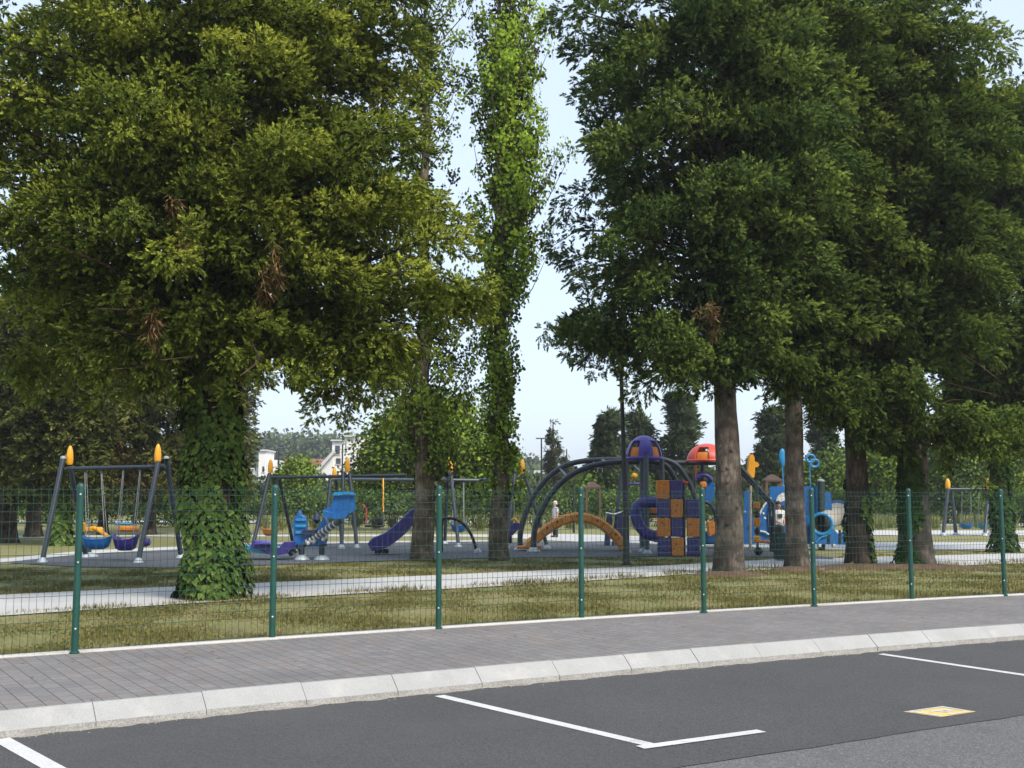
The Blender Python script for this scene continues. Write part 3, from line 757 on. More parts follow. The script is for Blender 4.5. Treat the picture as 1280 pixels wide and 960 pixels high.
# bare and withered limbs under the crown
Yb = YL - 2.6
for pts_, r0 in (([(205,385),(170,358),(130,330),(62,305)], .05), ([(200,395),(175,388),(122,386)], .025), ([(200,425),(165,418),(125,408)], .02), ([(215,430),(185,455),(140,462)], .018), ([(262,445),(240,446),(200,450)], .018), ([(285,435),(310,425),(322,450),(300,470)], .03), ([(225,230),(228,190),(232,165)], .018), ([(228,200),(242,205),(250,215)], .012), ([(228,190),(218,210)], .012), ([(312,410),(345,385),(352,345)], .02)):
    q = smooth_path([P(x, y, YL - .7 - 2.9*i/(len(pts_)-1)) for i, (x, y) in enumerate(pts_)], 10); MB().tube(q, np.linspace(r0, r0*.35, len(q)), 6).build('dead_branch', M['twig'], left)
dead_spray(left, [(P(188, 396, YL - 3.4), 12, .09), (P(330, 352, YL - 3.5), 10, .10), (P(348, 330, YL - 3.5), 8, .10), (P(222, 262, YL - 3.7), 5, .06), (P(230, 310, YL - 3.7), 4, .05)])

# --- poplars
def poplar(name, base, H, r, lean, mat, label, clumps, seed, group=None, leaf=.13, n_per=46):
    r2 = np.random.default_rng(seed); root = thing(name, tuple(base), label, 'poplar tree', group)
    tp, tr = trunk_mesh(root, base, H, r, M['barkpop'], lean, flare=1.12, nseg=26, taper=.12, wob=.06)
    tz = tp[:, 2] - base[2]; C = []; Dd = []; br = MB(); tone = []
    for (h, sx, wd, dens) in clumps:      # height, sideways offset, half width, density
        for k in range(max(1, int(dens))):
            hh = h + r2.normal(0, .4); az = r2.uniform(0, 2*math.pi); rad = wd * r2.uniform(.35, 1.15)
            t0 = max(.6, hh - rad * 1.9 - .3)
            s0 = np.array((np.interp(t0, tz, tp[:, 0]), np.interp(t0, tz, tp[:, 1]), base[2] + t0))
            tx = np.interp(hh, tz, tp[:, 0]) + sx
            e = np.array((tx + math.cos(az)*rad, np.interp(hh, tz, tp[:, 1]) + math.sin(az)*rad, base[2] + hh))
            br.tube([s0, (s0*.45 + e*.55) + np.array((math.cos(az), math.sin(az), 0))*rad*.15, e], [.022, .014, .005], 4, False)
            for tc in r2.uniform(.25, 1.0, 5).tolist() + [1.0]:
                n = int(n_per * .55 * r2.uniform(.6, 1.4)); q = s0*(1-tc) + e*tc + r2.normal(0, .12, 3)
                g = np.clip(r2.normal(0, 1, (n, 3)), -1.25, 1.25) * np.array((.15, .15, .20)); C.append(q + g*.85); Dd.append(g / .17); tone.append(np.full(n, r2.uniform(0, 1)))
    C = np.concatenate(C); Dd = np.concatenate(Dd); n = len(C); tone = np.concatenate(tone)
    out = C - np.stack((np.interp(C[:, 2] - base[2], tz, tp[:, 0]), np.interp(C[:, 2] - base[2], tz, tp[:, 1]), C[:, 2]), 1)
    nr = unit(out * .8 + r2.normal(0, .6, (n, 3)) + np.array((0, 0, .3))); D = unit(np.cross(nr, r2.normal(0, 1, (n, 3))) + np.array((0, 0, -.6))); S = unit(np.cross(D, nr))
    l = leaf * .72 * r2.uniform(.65, 1.25, n)
    T = np.stack((np.clip(tone + r2.normal(0, .15, n), 0, 1), np.clip(r2.uniform(-.2, .9, n), 0, 1), r2.uniform(0, 1, n)), 1)
    sh = [(-.0, 0), (.25, .46), (.65, .34), (1.0, 0), (.65, -.34), (.25, -.46)]
    V = np.stack([C + D*(l*u)[:, None] + S*(l*v)[:, None] for u, v in sh], 1)
    q = np.arange(n*6, dtype=np.int32).reshape(-1, 6); Q = np.concatenate((q[:, [0, 1, 2, 3]], q[:, [0, 3, 4, 5]]))
    br.build('branches', M['barkpop'], root)
    np_mesh('crown', V.reshape(-1, 3), Q, M[mat], root, np.repeat(T[:, None], 6, 1).reshape(-1, 3), nrm=np.repeat(unit(nr * .45 + unit(Dd) * .5 + unit(out * np.array((1, 1, 0))) * .45 + np.array((0, 0, .3))), 6, 0)); return root, tp, tr
bP = np.array(G(624, 700)); YP = bP[1]; sP = YP / F
def hz(py): return P(640, py, YP)[2]
cl = []
for py, xoff, wpx, dn in [(600,8,26,2),(570,4,28,4),(548,0,28,6),(520,-4,26,8),(490,-2,28,10),(460,4,28,10),(430,0,28,10),(400,-2,26,10),(370,2,28,10),(340,8,34,12),(310,12,38,13),(280,16,42,13),(250,18,44,13),(220,22,48,15),(195,28,54,16),(170,20,44,15),(150,12,40,15),(120,6,40,13),(90,8,44,15),(60,10,48,17),(30,12,48,17),(0,12,48,17),(-40,14,48,9),(-90,14,44,8),(-150,14,36,7)]:
    cl.append((hz(py), xoff * sP, wpx * (.82 if py > 330 else 1.12) * sP, dn * (.75 if py > 330 else .95)))
pop, ptp, ptr = poplar('poplar_tree', bP, 19, .30, (.002, 0), 'fol_pop', 'slender columnar poplar with bright green leaves in the gap between the cypresses', cl, 21, leaf=.15, n_per=46)
bP2 = np.array(G(527, 700)); cl2 = []
for py, xoff, wpx, dn in [(560,22,30,3),(535,26,36,5),(510,14,44,6),(480,16,62,9),(450,20,66,11),(420,24,62,11),(390,20,44,6),(350,16,44,4),(300,12,40,3),(250,10,40,3),(200,10,44,4),(150,10,44,5),(100,16,46,7),(60,18,48,8),(20,20,48,8),(-20,22,60,8),(-70,20,54,6),(-130,16,44,5)]:
    cl2.append((hz(py), xoff * sP, wpx * sP, dn))
poplar('poplar_tree', bP2, 18, .36, (.0, 0), 'fol_pop2', 'poplar with a thick pale bare trunk, partly hidden behind the broad ivy clad cypress', cl2, 22, leaf=.14, n_per=46)

# --- row of dark cypresses on the right
def right_tree(px, py, rpx, H, h0py, L, Rr, mat, barkm, label, seed, **kw):
    b = np.array(G(px, py)); Y = b[1]
    return conifer('cypress_tree', tuple(b), H, rpx * Y / F, P(px, h0py, Y)[2], tbl(px, Y, L, -1), tbl(px, Y, Rr, 1), M[mat], M[barkm], label, seed=seed, **kw), b
common = dict(leaf=.106, K=31, flare=1.3, young_lit=.50, ps=(.46, .42), blen=1.9, step=.46, rise=.45, droop=.55, inner=160)
tA, bA = right_tree(911, 718, 18, 18, 462, [(-300,760),(-150,700),(0,682),(80,690),(130,678),(200,690),(260,672),(330,688),(400,706),(440,712),(468,735),(480,850)], [(-300,1000),(0,1060),(200,1080),(350,1040),(440,985),(480,950)], 'fol_right', 'bark', 'dark green cypress with a thick bare brown trunk, leftmost of the row on the right', 31, nb=290, vis_h=14.2, hang=[(P(755, 415, bA_ := G(911, 718)[1]), 30, .40), (P(905, 445, bA_ - 1.0), 20, .3), (P(850, 420, bA_ - 2), 20, .4), (P(730, 400, bA_), 24, .4)], **common)
tB, bB = right_tree(997, 712, 13.5, 18, 450, [(-300,900),(0,860),(200,850),(350,870),(440,925),(480,960)], [(-300,1080),(0,1130),(200,1140),(350,1120),(430,1085),(490,1040)], 'fol_right2', 'bark', 'dark cypress with the thinnest bare trunk, second in the row on the right', 32, nb=210, vis_h=14.8, hang=[(P(985, 450, G(997, 712)[1] - 2.2), 34, .3), (P(1045, 470, G(997, 712)[1] - 2), 24, .35)], **common)
tC, bC = right_tree(1073, 708, 15, 18, 505, [(-300,980),(0,940),(200,930),(400,960),(500,1000),(540,1030)], [(-300,1150),(0,1190),(200,1200),(400,1180),(500,1150),(545,1110)], 'fol_right', 'barkdark', 'dark cypress with an ivy covered foot and bare upper trunk, third in the right row', 33, nb=210, vis_h=15.5, hang=[(P(1075, 490, G(1073, 708)[1] - 1.6), 40, .5), (P(1110, 510, G(1073, 708)[1] - 1), 30, .4), (P(1030, 500, G(1073, 708)[1] - 1), 22, .4)], **common)
tD, bD = right_tree(1147, 708, 20, 17.5, 455, [(-300,1070),(0,1040),(200,1020),(400,1050),(480,1090)], [(-300,1200),(-100,1235),(0,1258),(100,1275),(200,1290),(350,1290),(440,1260),(520,1215),(560,1190)], 'fol_right2', 'bark', 'dark cypress with a flaring knotted trunk covered by dark ivy on its left side', 34, nb=230, vis_h=15.2, hang=[(P(1190, 515, G(1147, 708)[1] - 1.6), 50, .6), (P(1215, 535, G(1147, 708)[1] - 1.0), 30, .4), (P(1105, 530, G(1147, 708)[1] - .8), 24, .4), (P(1272, 515, G(1147, 708)[1] + 1), 34, .4), (P(1230, 520, G(1147, 708)[1] - .6), 34, .4), (P(1130, 470, G(1147, 708)[1] - 1.6), 30, .4)], **common)
tE, bE = right_tree(1254, 690, 11, 17, 515, [(-300,1180),(0,1150),(200,1130),(400,1150),(520,1190)], [(-300,1290),(-100,1330),(50,1360),(200,1400),(400,1420),(520,1380),(600,1340)], 'fol_right2', 'barkdark', 'olive cypress standing farther back at the right end of the row', 35, nb=200, vis_h=17, **{**common, 'young_lit': .55, 'leaf': .15, 'ps': (.55, .5), 'step': .55})
def ivy_on(tree, b, rpx, z0, z1, n, mat, seed, size, cover=None, name='ivy', thick=.07):
    r = rpx * b[1] / F; pts = np.array([(b[0], b[1], b[2] - .1 + z) for z in np.linspace(0, 8, 20)]); rr = np.array([r*(1 - .06*z) + r*.45*math.exp(-z/.35) for z in np.linspace(0, 8, 20)])
    ivy(tree, pts, rr, z0, z1, n, mat, size, seed, cover, thick, name)
ivy_on(tC, bC, 15, -.05, 2.4, 1900, 'fol_ivy', 41, .10, lambda a, z: (np.sin(a*1.0 + .9) + .8*np.sin(z*2.1 + a*2) + .5*np.sin(z*4.3 - a) > -.1 + z*.25), thick=.045)
ivy_on(tD, bD, 20, -.05, 5.2, 5200, 'fol_ivy2', 42, .11, lambda a, z: (np.cos(a - 3.5) > (.35 - .4*np.clip(z - 2.6, 0, 2.2)) + .35*np.sin(z*2.3) + .2*np.sin(z*5 + a)), thick=.05)
ivy_on(tE, bE, 11, 0, 5.0, 1500, 'fol_ivy2', 43, .16)
# knots and roots on the bare trunks
dead_spray(tA, [(P(882, 388, bA[1] - 3.6), 8, .12), (P(895, 405, bA[1] - 3.5), 5, .1)]); dead_spray(tB, [(P(965, 245, bB[1] - 3.2), 2, .1)])
for k in range(8):
    z = random.uniform(.7, 3.4); a = random.uniform(-2.3, -.85); r = 17*bA[1]/F*(1 - .02*z)
    c = bA + np.array((math.cos(a)*r, math.sin(a)*r, z)); MB().lathe(c, [(.045, -.04), (.042, .015), (.028, .03), (.012, .02)], 9, axis=(math.cos(a), math.sin(a), .1)).build('branch_stub', M['bark'], tA)
# extra bare limbs showing under the leftmost dark crown
m = MB()
for pts_, r0 in (([(905,500),(880,460),(850,430),(815,405)], .05), ([(900,490),(868,440),(840,425)], .03), ([(920,470),(935,430),(950,400)], .03), ([(905,495),(890,450),(872,400)], .035)):
    q = smooth_path([P(x, y, bA[1] - .2*i) for i, (x, y) in enumerate(pts_)], 10); MB().tube(q, np.linspace(r0, r0*.3, len(q)), 6).build('bare_limb', M['barkdark'], tA)
m = MB()
for pts_, r0 in (([(1130,500),(1110,460),(1090,440)], .03), ([(1160,470),(1190,480),(1250,495)], .03), ([(1140,430),(1165,425),(1215,450),(1255,480)], .035), ([(1150,520),(1190,500),(1220,505)], .03), ([(1120,505),(1100,520),(1085,530)], .02)):
    q = smooth_path([P(x, y, bD[1] - .3*i - .3) for i, (x, y) in enumerate(pts_)], 10); MB().tube(q, np.linspace(r0, r0*.3, len(q)), 6).build('bare_limb', M['twig'], tD)

# --- dark cypresses at the back on the left
back = [(8, 678, 11, -1, 'dark cypress at the far left edge with a black trunk', [(-50,-140),(300,-160),(560,-120)], [(-50,60),(300,90),(480,90),(600,60)]),
        (42, 671, 9, 0, 'brown trunked cypress behind the left swing frame, second from the left edge', [(-50,-40),(300,-70),(560,-40)], [(-50,110),(300,140),(480,140),(590,105)]),
        (76, 682, 7, 1, 'cypress with an ivy covered trunk seen between the left swing legs', [(100,20),(300,0),(560,10)], [(100,130),(300,170),(480,170),(600,120)]),
        (128, 668, 6, 2, 'withered brownish cypress behind the hanging swing seats', [(150,70),(350,60),(560,80)], [(150,180),(350,215),(520,222),(600,190)]),
        (188, 668, 6, 3, 'cypress with low brown twigs just left of the ivy trunk', [(150,120),(350,110),(580,130)], [(150,240),(350,270),(520,270),(610,235)]),
        (275, 664, 7, 4, 'yellow green cypress seen just right of the ivy trunk', [(200,220),(400,210),(600,230)], [(250,290),(400,305),(480,318),(560,318),(610,306)])]
for (px, py, rp, sd_, lab, L, Rr) in back:
    b = np.array(G(px, py)); Y = b[1]; h0 = P(px, 612, Y)[2]
    t = conifer('cypress_tree', tuple(b), 13 if sd_ < 5 else 9, rp * Y / F, max(1.3, h0), tbl(px, Y, L, -1), tbl(px, Y, Rr, 1), M['fol_back'], M['barkdark'], lab, nb=110, leaf=.18, K=22, step=.7, rise=.25, droop=.5, young_lit=.42, seed=50 + sd_, ps=(.65, .6), vis_h=11, n_leaf=8, inner=60, blen=2.0)
    if sd_ == 1 : ivy_on(t, b, rp, 0, 2.6, 900, 'fol_ivy', 60, .22, name='ivy')
    if sd_ in (2, 3): dead_spray(t, [((b[0] + random.uniform(-1.6, 1.6), b[1] - 1.8, random.uniform(2.0, 4.6)), 8, .3) for _ in range(12)])
# ------------------------------------------------------------------ playground
def pl(pts, Y): return [P(x, y, Y) for x, y in pts]
def foot(parent, p, r=.11):
    m = MB(); m.lathe((p[0], p[1], .01), [(r*1.25, 0), (r*1.2, .03), (r*.8, .09), (r*.6, .14), (r*.2, .15)], 12); return m.build('foot', M['foot'], parent)
def tubeo(name, pts, r, mat, parent, n=10, label=None, sm=0):
    pts = smooth_path(pts, sm) if sm else pts
    return MB().tube(pts, r, n).build(name, M[mat], parent, label=label)
def cap_part(parent, p, h, r, lean=(0, 0)):
    m = MB(); m.lathe(p, [(r*.8, -.02), (r, .04), (r*1.05, h*.35), (r*.85, h*.7), (r*.45, h*.95), (.01, h)], 12, axis=(lean[0], lean[1], 1)); return m.build('cap', M['yellow'], parent)
def ground_leg(parent, top, footpx, Y, r, mat='steel'):
    a = np.array(top); b = np.array(P(*footpx, Y)); b[2] = .08
    tubeo('leg', [a, b], r, mat, parent); foot(parent, b, r*1.6)
def swing_frame(label, Y0, legs, bars, caps, group='swing sets', r=.075):
    b = P(legs[0][2], legs[0][3], legs[0][4]); root = thing('swing_set', (b[0], b[1], 0), label, 'swing set', group)
    for (x0, y0, x1, y1, Y, Yt) in legs: ground_leg(root, P(x0, y0, Yt), (x1, y1), Y, r)
    for (x0, y0, Ya, x1, y1, Yb, mt) in bars: tubeo('crossbar', [P(x0, y0, Ya), P(x1, y1, Yb)], r*.85, mt, root)
    for (x, y, Y, hpx) in caps: cap_part(root, P(x, y, Y), hpx * Y / F, r*1.35)
    return root
def shell_seat(root, c, w, d, h, mat, rim=None, yaw=0, n=20):
    """bucket swing seat: open boat-shaped shell with a thick rolled rim"""
    m = MB(); rows = []; ca, sa = math.cos(yaw), math.sin(yaw)
    prof = [(.06, -1.0), (.45, -.98), (.75, -.7), (.92, -.25), (1.0, .25), (1.06, .30), (1.02, .36), (.9, .30), (.8, -.2), (.6, -.6), (.3, -.8), (.03, -.82)]
    vs = []
    for (rr, z) in prof:
        for k in range(n):
            a = 2*math.pi*k/n; x, y = rr*w/2*math.cos(a), rr*d/2*math.sin(a); zz = z*h/2 + (abs(math.cos(a))**3 * .32*h if z > -.3 else 0)
            vs.append((c[0] + x*ca - y*sa, c[1] + x*sa + y*ca, c[2] + zz))
    fs = [(i*n+k, i*n+(k+1) % n, (i+1)*n+(k+1) % n, (i+1)*n+k) for i in range(len(prof)-1) for k in range(n)] + [tuple(range(n))[::-1], tuple((len(prof)-1)*n+k for k in range(n))]
    m.add(vs, fs); m.build('shell', M[mat], root)
    if rim:
        q = [(c[0] + 1.0*w/2*math.cos(a)*ca - 1.0*d/2*math.sin(a)*sa, c[1] + w/2*math.cos(a)*sa + d/2*math.sin(a)*ca, c[2] + .2*h + abs(math.cos(a))**3*.32*h) for a in np.linspace(0, 2*math.pi, 25)]
        MB().tube(q, .045, 8, False).build('rim', M[rim], root)
def chains(root, tops, c, w, r=.012, mat='chain'):
    for i, t in enumerate(tops):
        sx = -1 if i < len(tops)/2 else 1
        b = np.array((c[0] + sx*w/2, c[1] + (.12 if i % 2 else -.12), c[2] + .12)); MB().tube([t, (np.array(t)*.5 + b*.5), b], r, 6).build('chain', M[mat], root)

# --- left swing frame and its two seats
YS = 33.6
f1 = swing_frame('dark swing frame with two yellow caps, left of the ivy clad trunk', YS, [(79,573,53,702,33.4,34.3), (88,584,107,696,36.2,34.6), (198,577,173,703,33.2,34.0), (208,573,226,697,35.8,34.4)],
    [(83,586,34.4,206,583,34.2,'steel')], [(87,580,34.45,23), (197,577,34.1,22)])
for (x, y, yaw) in ((79,572,0), (208,572,0)): MB().lathe(P(x, y, 34.3), [(.085, -.03), (.085, .02), (.03, .05)], 12).build('end_cap', M['foot'], f1)
s1 = thing('hanging_swing', P(121, 676, YS + .6), 'blue bucket swing seat with a yellow rim hanging in the left swing frame', 'swing', 'bucket swing seats')
c1 = P(121, 677, YS + .6); shell_seat(s1, c1, .95, .62, .46, 'blue', None, .1)
MB().box(P(116, 662, YS + .85), (.62, .16, .16), .1, bev=.05).build('backrest', M['yellow'], s1); MB().tube(smooth_path([P(104,654,YS+.7), P(107,662,YS+.8), P(118,660,YS+.8), P(131,668,YS+.6), P(134,670,YS+.5)], 12), .06, 8).build('safety_bar', M['yellow'], s1)
chains(s1, [P(106,586,34.4), P(108,586,34.4), P(126,586,34.4), P(127,586,34.4)], c1, .55)
s2 = thing('hanging_swing', P(158, 677, YS + .6), 'purple bucket swing seat with an orange rim hanging in the left swing frame', 'swing', 'bucket swing seats')
c2 = P(157, 678, YS + .6); shell_seat(s2, c2, .82, .62, .5, 'purple', None, -.1)
MB().box(P(160, 661, YS + .85), (.7, .16, .17), -.1, bev=.05).build('backrest', M['orange'], s2); MB().lathe(P(182, 678, YS + .3), [(.1, -.12), (.14, 0), (.1, .12)], 12, axis=(1, 0, .2)).build('bumper', M['purple'], s2)
MB().box(P(154, 655, YS + 1.4), (.55, .1, .08), bev=.03).build('tray', M['cyan'], s2)
chains(s2, [P(154,586,34.3), P(155,586,34.3), P(175,586,34.3), P(176,586,34.3)], c2, .5)
pad = thing('spring_rider', P(108, 695, 36.6), 'short dark spring post with a grey foot under the blue bucket swing', 'spring post')
MB().tube([P(108,680,36.6), (P(108,695,36.6)[0], 36.6, .05)], [.14, .17], 12).build('post', M['steel'], pad); foot(pad, (P(108,695,36.6)[0], 36.6, 0), .3)

# --- middle swing frames
f2 = swing_frame('dark swing frame with yellow caps behind the blue seesaw', 44, [(337,592,316,683,43,44.2), (349,598,366,677,46.6,44.6), (437,592,446,684,43,44.0), (429,590,427,685,42.6,44.0)],
    [(340,597,44.3,508,594,44.0,'steel')], [(338,590,44.2,16), (434,590,44.0,18)])
f3 = swing_frame('dark swing frame with yellow caps reaching behind the thick bare poplar trunk', 46, [(413,600,405,680,47,47.8), (420,600,427,676,49.5,48), (563,588,573,684,44,46), (560,592,556,680,47,46.4)],
    [(416,599,48,566,600,46.2,'steelgrey'), (563,600,46.2,608,600.5,46.6,'steelgrey')], [(418,599,48,15), (563,590,46,15)])
s3 = thing('hanging_swing', P(467, 655, 45.5), 'flat black swing seat hanging on thin yellow and red ropes', 'swing')
MB().box(P(468, 657.5, 45.5), (.78, .3, .08), bev=.03).add([], []).build('seat', M['black'], s3)
MB().box(P(475, 651, 45.6), (.28, .22, .32), bev=.06).build('backrest', M['black'], s3)
MB().tube([P(479,598,46.5), P(479,640,45.7)], .03, 8).build('rope', M['yellow'], s3); MB().tube([P(479,640,45.7), P(479,655,45.5)], .03, 8).build('rope', M['black'], s3)
MB().tube([P(453,630,45.5), P(458,636,45.5), P(458,655,45.5)], .025, 8).build('rope', M['red'], s3)
s4 = thing('hanging_swing', P(338, 663, 45), 'orange bucket swing seat hanging behind the second fence post from the left', 'swing', 'bucket swing seats')
c4_ = P(338, 664, 45); shell_seat(s4, c4_, .72, .5, .38, 'orange'); chains(s4, [P(332,597,44.4), P(333,597,44.4), P(346,597,44.4), P(347,597,44.4)], c4_, .5)

# --- seesaw with moulded seats
sx0 = P(395, 697, 34.6); see = thing('seesaw', (sx0[0], sx0[1], 0), 'seesaw with a raised blue chair seat, a low purple seat and a striped beam', 'seesaw')
bm_ = smooth_path([P(362,692,35.2), P(385,677,35), P(405,664,34.8), P(428,649,34.5)], 16)
MB().tube(bm_, .10, 12).build('beam', M['steelgrey'], see)
for k in range(9):
    a, b = bm_[2 + k] if 2 + k < len(bm_) else bm_[-2], None
for k in np.linspace(.12, .92, 12):
    i = k*(len(bm_)-1); p = bm_[int(i)]; t = unit(bm_[min(int(i)+1, len(bm_)-1)] - bm_[max(0, int(i)-1)])
    MB().lathe(p, [(.101, -.03), (.115, -.02), (.115, .02), (.101, .03)], 12, axis=t).build('band', M['white'], see)
# blue chair at the raised end
Yc = 34.4; ch = MB()
seat_out = pl([(405,640),(410,646),(421,648),(432,646),(437,638),(444,636),(444,617),(434,615.5),(418,617),(416,626),(413,633),(406,636)], Yc)
ch.prism(seat_out, .10, (0, 1, 0)).build('chair_back', M['blue'], see)
MB().prism(pl([(405,638),(406,645),(420,649),(433,648),(438,641),(436,637),(424,643),(412,640)], Yc - .35), .62, (0, 1, 0)).build('chair_seat', M['blue'], see)
for yy, nm in ((Yc - .62, 'armrest'), (Yc + .2, 'armrest')):
    MB().prism(pl([(433,640),(432,630),(436,628),(444,630),(445,637),(438,642)], yy), .1, (0, 1, 0)).build(nm, M['blue'], see)
MB().prism(pl([(416,619),(418,615.5),(434,614.5),(444,616),(444,619),(434,618),(420,619.5)], Yc - .08), .2, (0, 1, 0)).build('headrest', M['skyblue'], see)
# purple seat at the low end on a pale blue dish
MB().prism(pl([(306,684),(309,681),(336,683),(372,684),(360,691),(340,692),(312,689)], 35), .9, (0, 1, 0)).build('dish', M['cyan'], see)
MB().prism(pl([(316,682),(320,675),(338,677),(345,684),(352,684),(358,677),(368,677),(370,682),(362,691),(345,695),(330,688)], 34.8), .7, (0, 1, 0)).build('low_seat', M['purple'], see)
MB().prism(pl([(320,677),(338,678),(340,680),(320,680)], 34.3), .3, (0, 1, 0)).build('seat_rim', M['violet'], see)
# blue fulcrum block with little turrets on two legs
MB().prism(pl([(369,680),(368,650),(371,645),(373,644),(375,638),(377,644),(381,646),(383,652),(383,663),(381,667),(390,667),(395,663),(402,655),(406,645),(409,651),(409,672),(407,679),(396,682)], 35.2), .5, (0, 1, 0)).build('fulcrum', M['blue'], see)
MB().prism(pl([(378,663),(396,662),(398,668),(380,670)], 34.9), .2, (0, 1, 0)).build('panel', M['navy'], see)
for i, z in enumerate((650, 658, 666)): MB().box(P(376, z, 34.92), (.34, .06, .1), bev=.03).build('moulding', M['skyblue'], see)
MB().lathe(P(396, 647, 35.3), [(.01, -.2), (.12, -.08), (.10, .05), (.03, .16)], 8).build('turret', M['navy'], see)
for (x, y) in ((404,674),(408,671),(392,677),(385,679)): MB().ball(P(x, y, 34.9), .075, 10, 6).build('knob', M['white'], see)
MB().box(P(388, 681, 35.2), (1.0, .4, .08), bev=.02).build('base_plate', M['black'], see)
for x in (377, 402):
    q = P(x, 699, 34.8); MB().tube([(q[0], q[1], P(x, 681, q[1])[2]), (q[0], q[1], .06)], .085, 10).build('leg', M['steel'], see); foot(see, (q[0], q[1], 0), .2)

# --- purple slide
Yl = 38.2; sl = thing('slide', P(478, 690, Yl), 'purple trough slide coming down to the left of the thick bare trunk', 'slide')
up = smooth_path(pl([(462,680),(468,673),(484,666),(502,651),(519,635),(534,626)], Yl), 20); lo = smooth_path(pl([(466,688),(478,686.5),(490,680),(506,667),(522,650),(537,641)], Yl), 20)
n_ = min(len(up), len(lo)); m = MB(); W_ = .34
rowsv = []
for i in range(n_):
    u_, l_ = up[i], lo[i]; mid = l_ + (u_ - l_)*.25
    rowsv.append([u_ + (0, -W_, 0), u_ + (0, -W_ - .05, 0), l_ + (0, -W_ - .05, 0), l_ + (0, W_ + .05, 0), u_ + (0, W_ + .05, 0), u_ + (0, W_, 0), mid + (0, W_, 0), mid + (0, -W_, 0)])
vs_ = [v for r_ in rowsv for v in r_]; k8 = 8
fs_ = [(i*k8 + j, i*k8 + (j+1) % k8, (i+1)*k8 + (j+1) % k8, (i+1)*k8 + j) for i in range(n_-1) for j in range(k8)] + [tuple(range(8))[::-1], tuple((n_-1)*8 + j for j in range(8))]
m.add(vs_, fs_).build('chute', M['purple'], sl)
MB().tube([r_[0] for r_ in rowsv], .035, 8).build('rim', M['violet'], sl)
for x in (473, 482): MB().box(P(x, 689, Yl), (.2, .5, .14), bev=.03).build('foot', M['black'], sl)
for x in (528, 538):
    q = P(x, 640, Yl + .1); MB().tube([q, (q[0], q[1], .0)], .06, 10).build('leg', M['steel'], sl)
MB().box(P(534, 642, Yl + .1), (.45, .75, .06), bev=.02).build('platform', M['steelgrey'], sl)

# --- bent black pole with the little blue seat
Ya = 39.5; bp = thing('bent_climbing_pole', P(598, 690, Ya), 'black climbing pole curving down to the ground between the two poplar trunks', 'climbing pole')
tubeo('pole', pl([(552,690),(552,665),(553,650),(560,647.5),(572,650),(583,659),(591,673),(597,693)], Ya), .055, 'black', bp, sm=28); foot(bp, (P(597,693,Ya)[0], Ya, 0), .12)
bs = thing('hanging_swing', P(573, 660, 45.6), 'small blue bucket swing seat between the two poplar trunks', 'swing', 'bucket swing seats')
cb_ = P(573, 659, 45.6); shell_seat(bs, cb_, .66, .5, .42, 'blue'); chains(bs, [P(566,600,46.2), P(567,600,46.2), P(579,600,46.4), P(580,600,46.4)], cb_, .45)

# --- frame right of the poplar
f4 = swing_frame('dark swing frame with one tall yellow cap, just right of the slender poplar trunk', 43, [(644,588,633,683,42,43.4), (655,590,684,684,42.5,43.2)], [(600,600,46,660,596,43.3,'steelgrey')], [(653,592,43.2,18)])
s5 = thing('hanging_swing', P(643, 662, 43), 'purple bucket swing seat with a yellow handle at the foot of the slender poplar', 'swing', 'bucket swing seats')
MB().prism(pl([(634,666),(638,656),(644,653),(650,654),(648,661),(641,669),(636,669)], 43), .55, (0, 1, 0)).build('shell', M['purple'], s5); tubeo('handle', pl([(638,651),(643,648),(648,653)], 42.9), .05, 'yellow', s5); tubeo('rope', [P(642,599,43.6), P(643,652,43)], .015, 'chain', s5)
MB().box(P(638, 674, 43), (.12, .3, .3), bev=.03).build('stem', M['black'], s5)

# --- big double arch climber with the orange bridge
Yk = 40.2; ar = thing('arch_climber', P(660, 688, Yk), 'climbing frame of two long dark steel arches spanning over the orange bridge', 'climbing frame')
tubeo('arch', pl([(650,687),(650.5,668),(655,648),(666,622),(682,600),(702,584.5),(722,577.5),(750,575),(780,574.5),(810,574.5),(829,574.5),(845,581),(857,596),(866,614),(872,640),(874,690)], 41.6), .10, 'steel', ar, n=12, sm=60)
tubeo('arch', pl([(667,689),(668,664),(676,640),(691,615),(711,595.5),(735,584),(760,578.5),(790,577),(815,577),(832,582),(842,596),(848,614),(852,650),(853,690)], Yk), .10, 'steel', ar, n=12, sm=60)
for (x, Y) in ((650,41.6),(667,Yk),(874,41.6),(853,Yk)): foot(ar, (P(x, 688, Y)[0], Y, 0), .2)
for (xa, ya, xb, yb) in ((700,586,709,596.5),(752,575,760,578.5),(812,574.6,815,577)): tubeo('rung', [P(xa, ya, 41.6), P(xb, yb, Yk)], .05, 'steelgrey', ar)
for (xa, ya) in ((742, 577),(748,577.5)): tubeo('hook', pl([(xa, ya), (xa, ya+8), (xa+5, ya+8), (xa+5, ya+13)], Yk), .02, 'white', ar)
Yo = 40.9; br_ = thing('arched_bridge', P(670, 684, Yo), 'orange arched bridge of moulded ribbed segments under the dark steel arches', 'play bridge')
mid = smooth_path(pl([(659,683),(672,671),(690,657),(708,649),(727,646.5),(746,652),(764,665),(775,677),(781,686)], Yo), 48)
N_ = len(mid); seg = 12
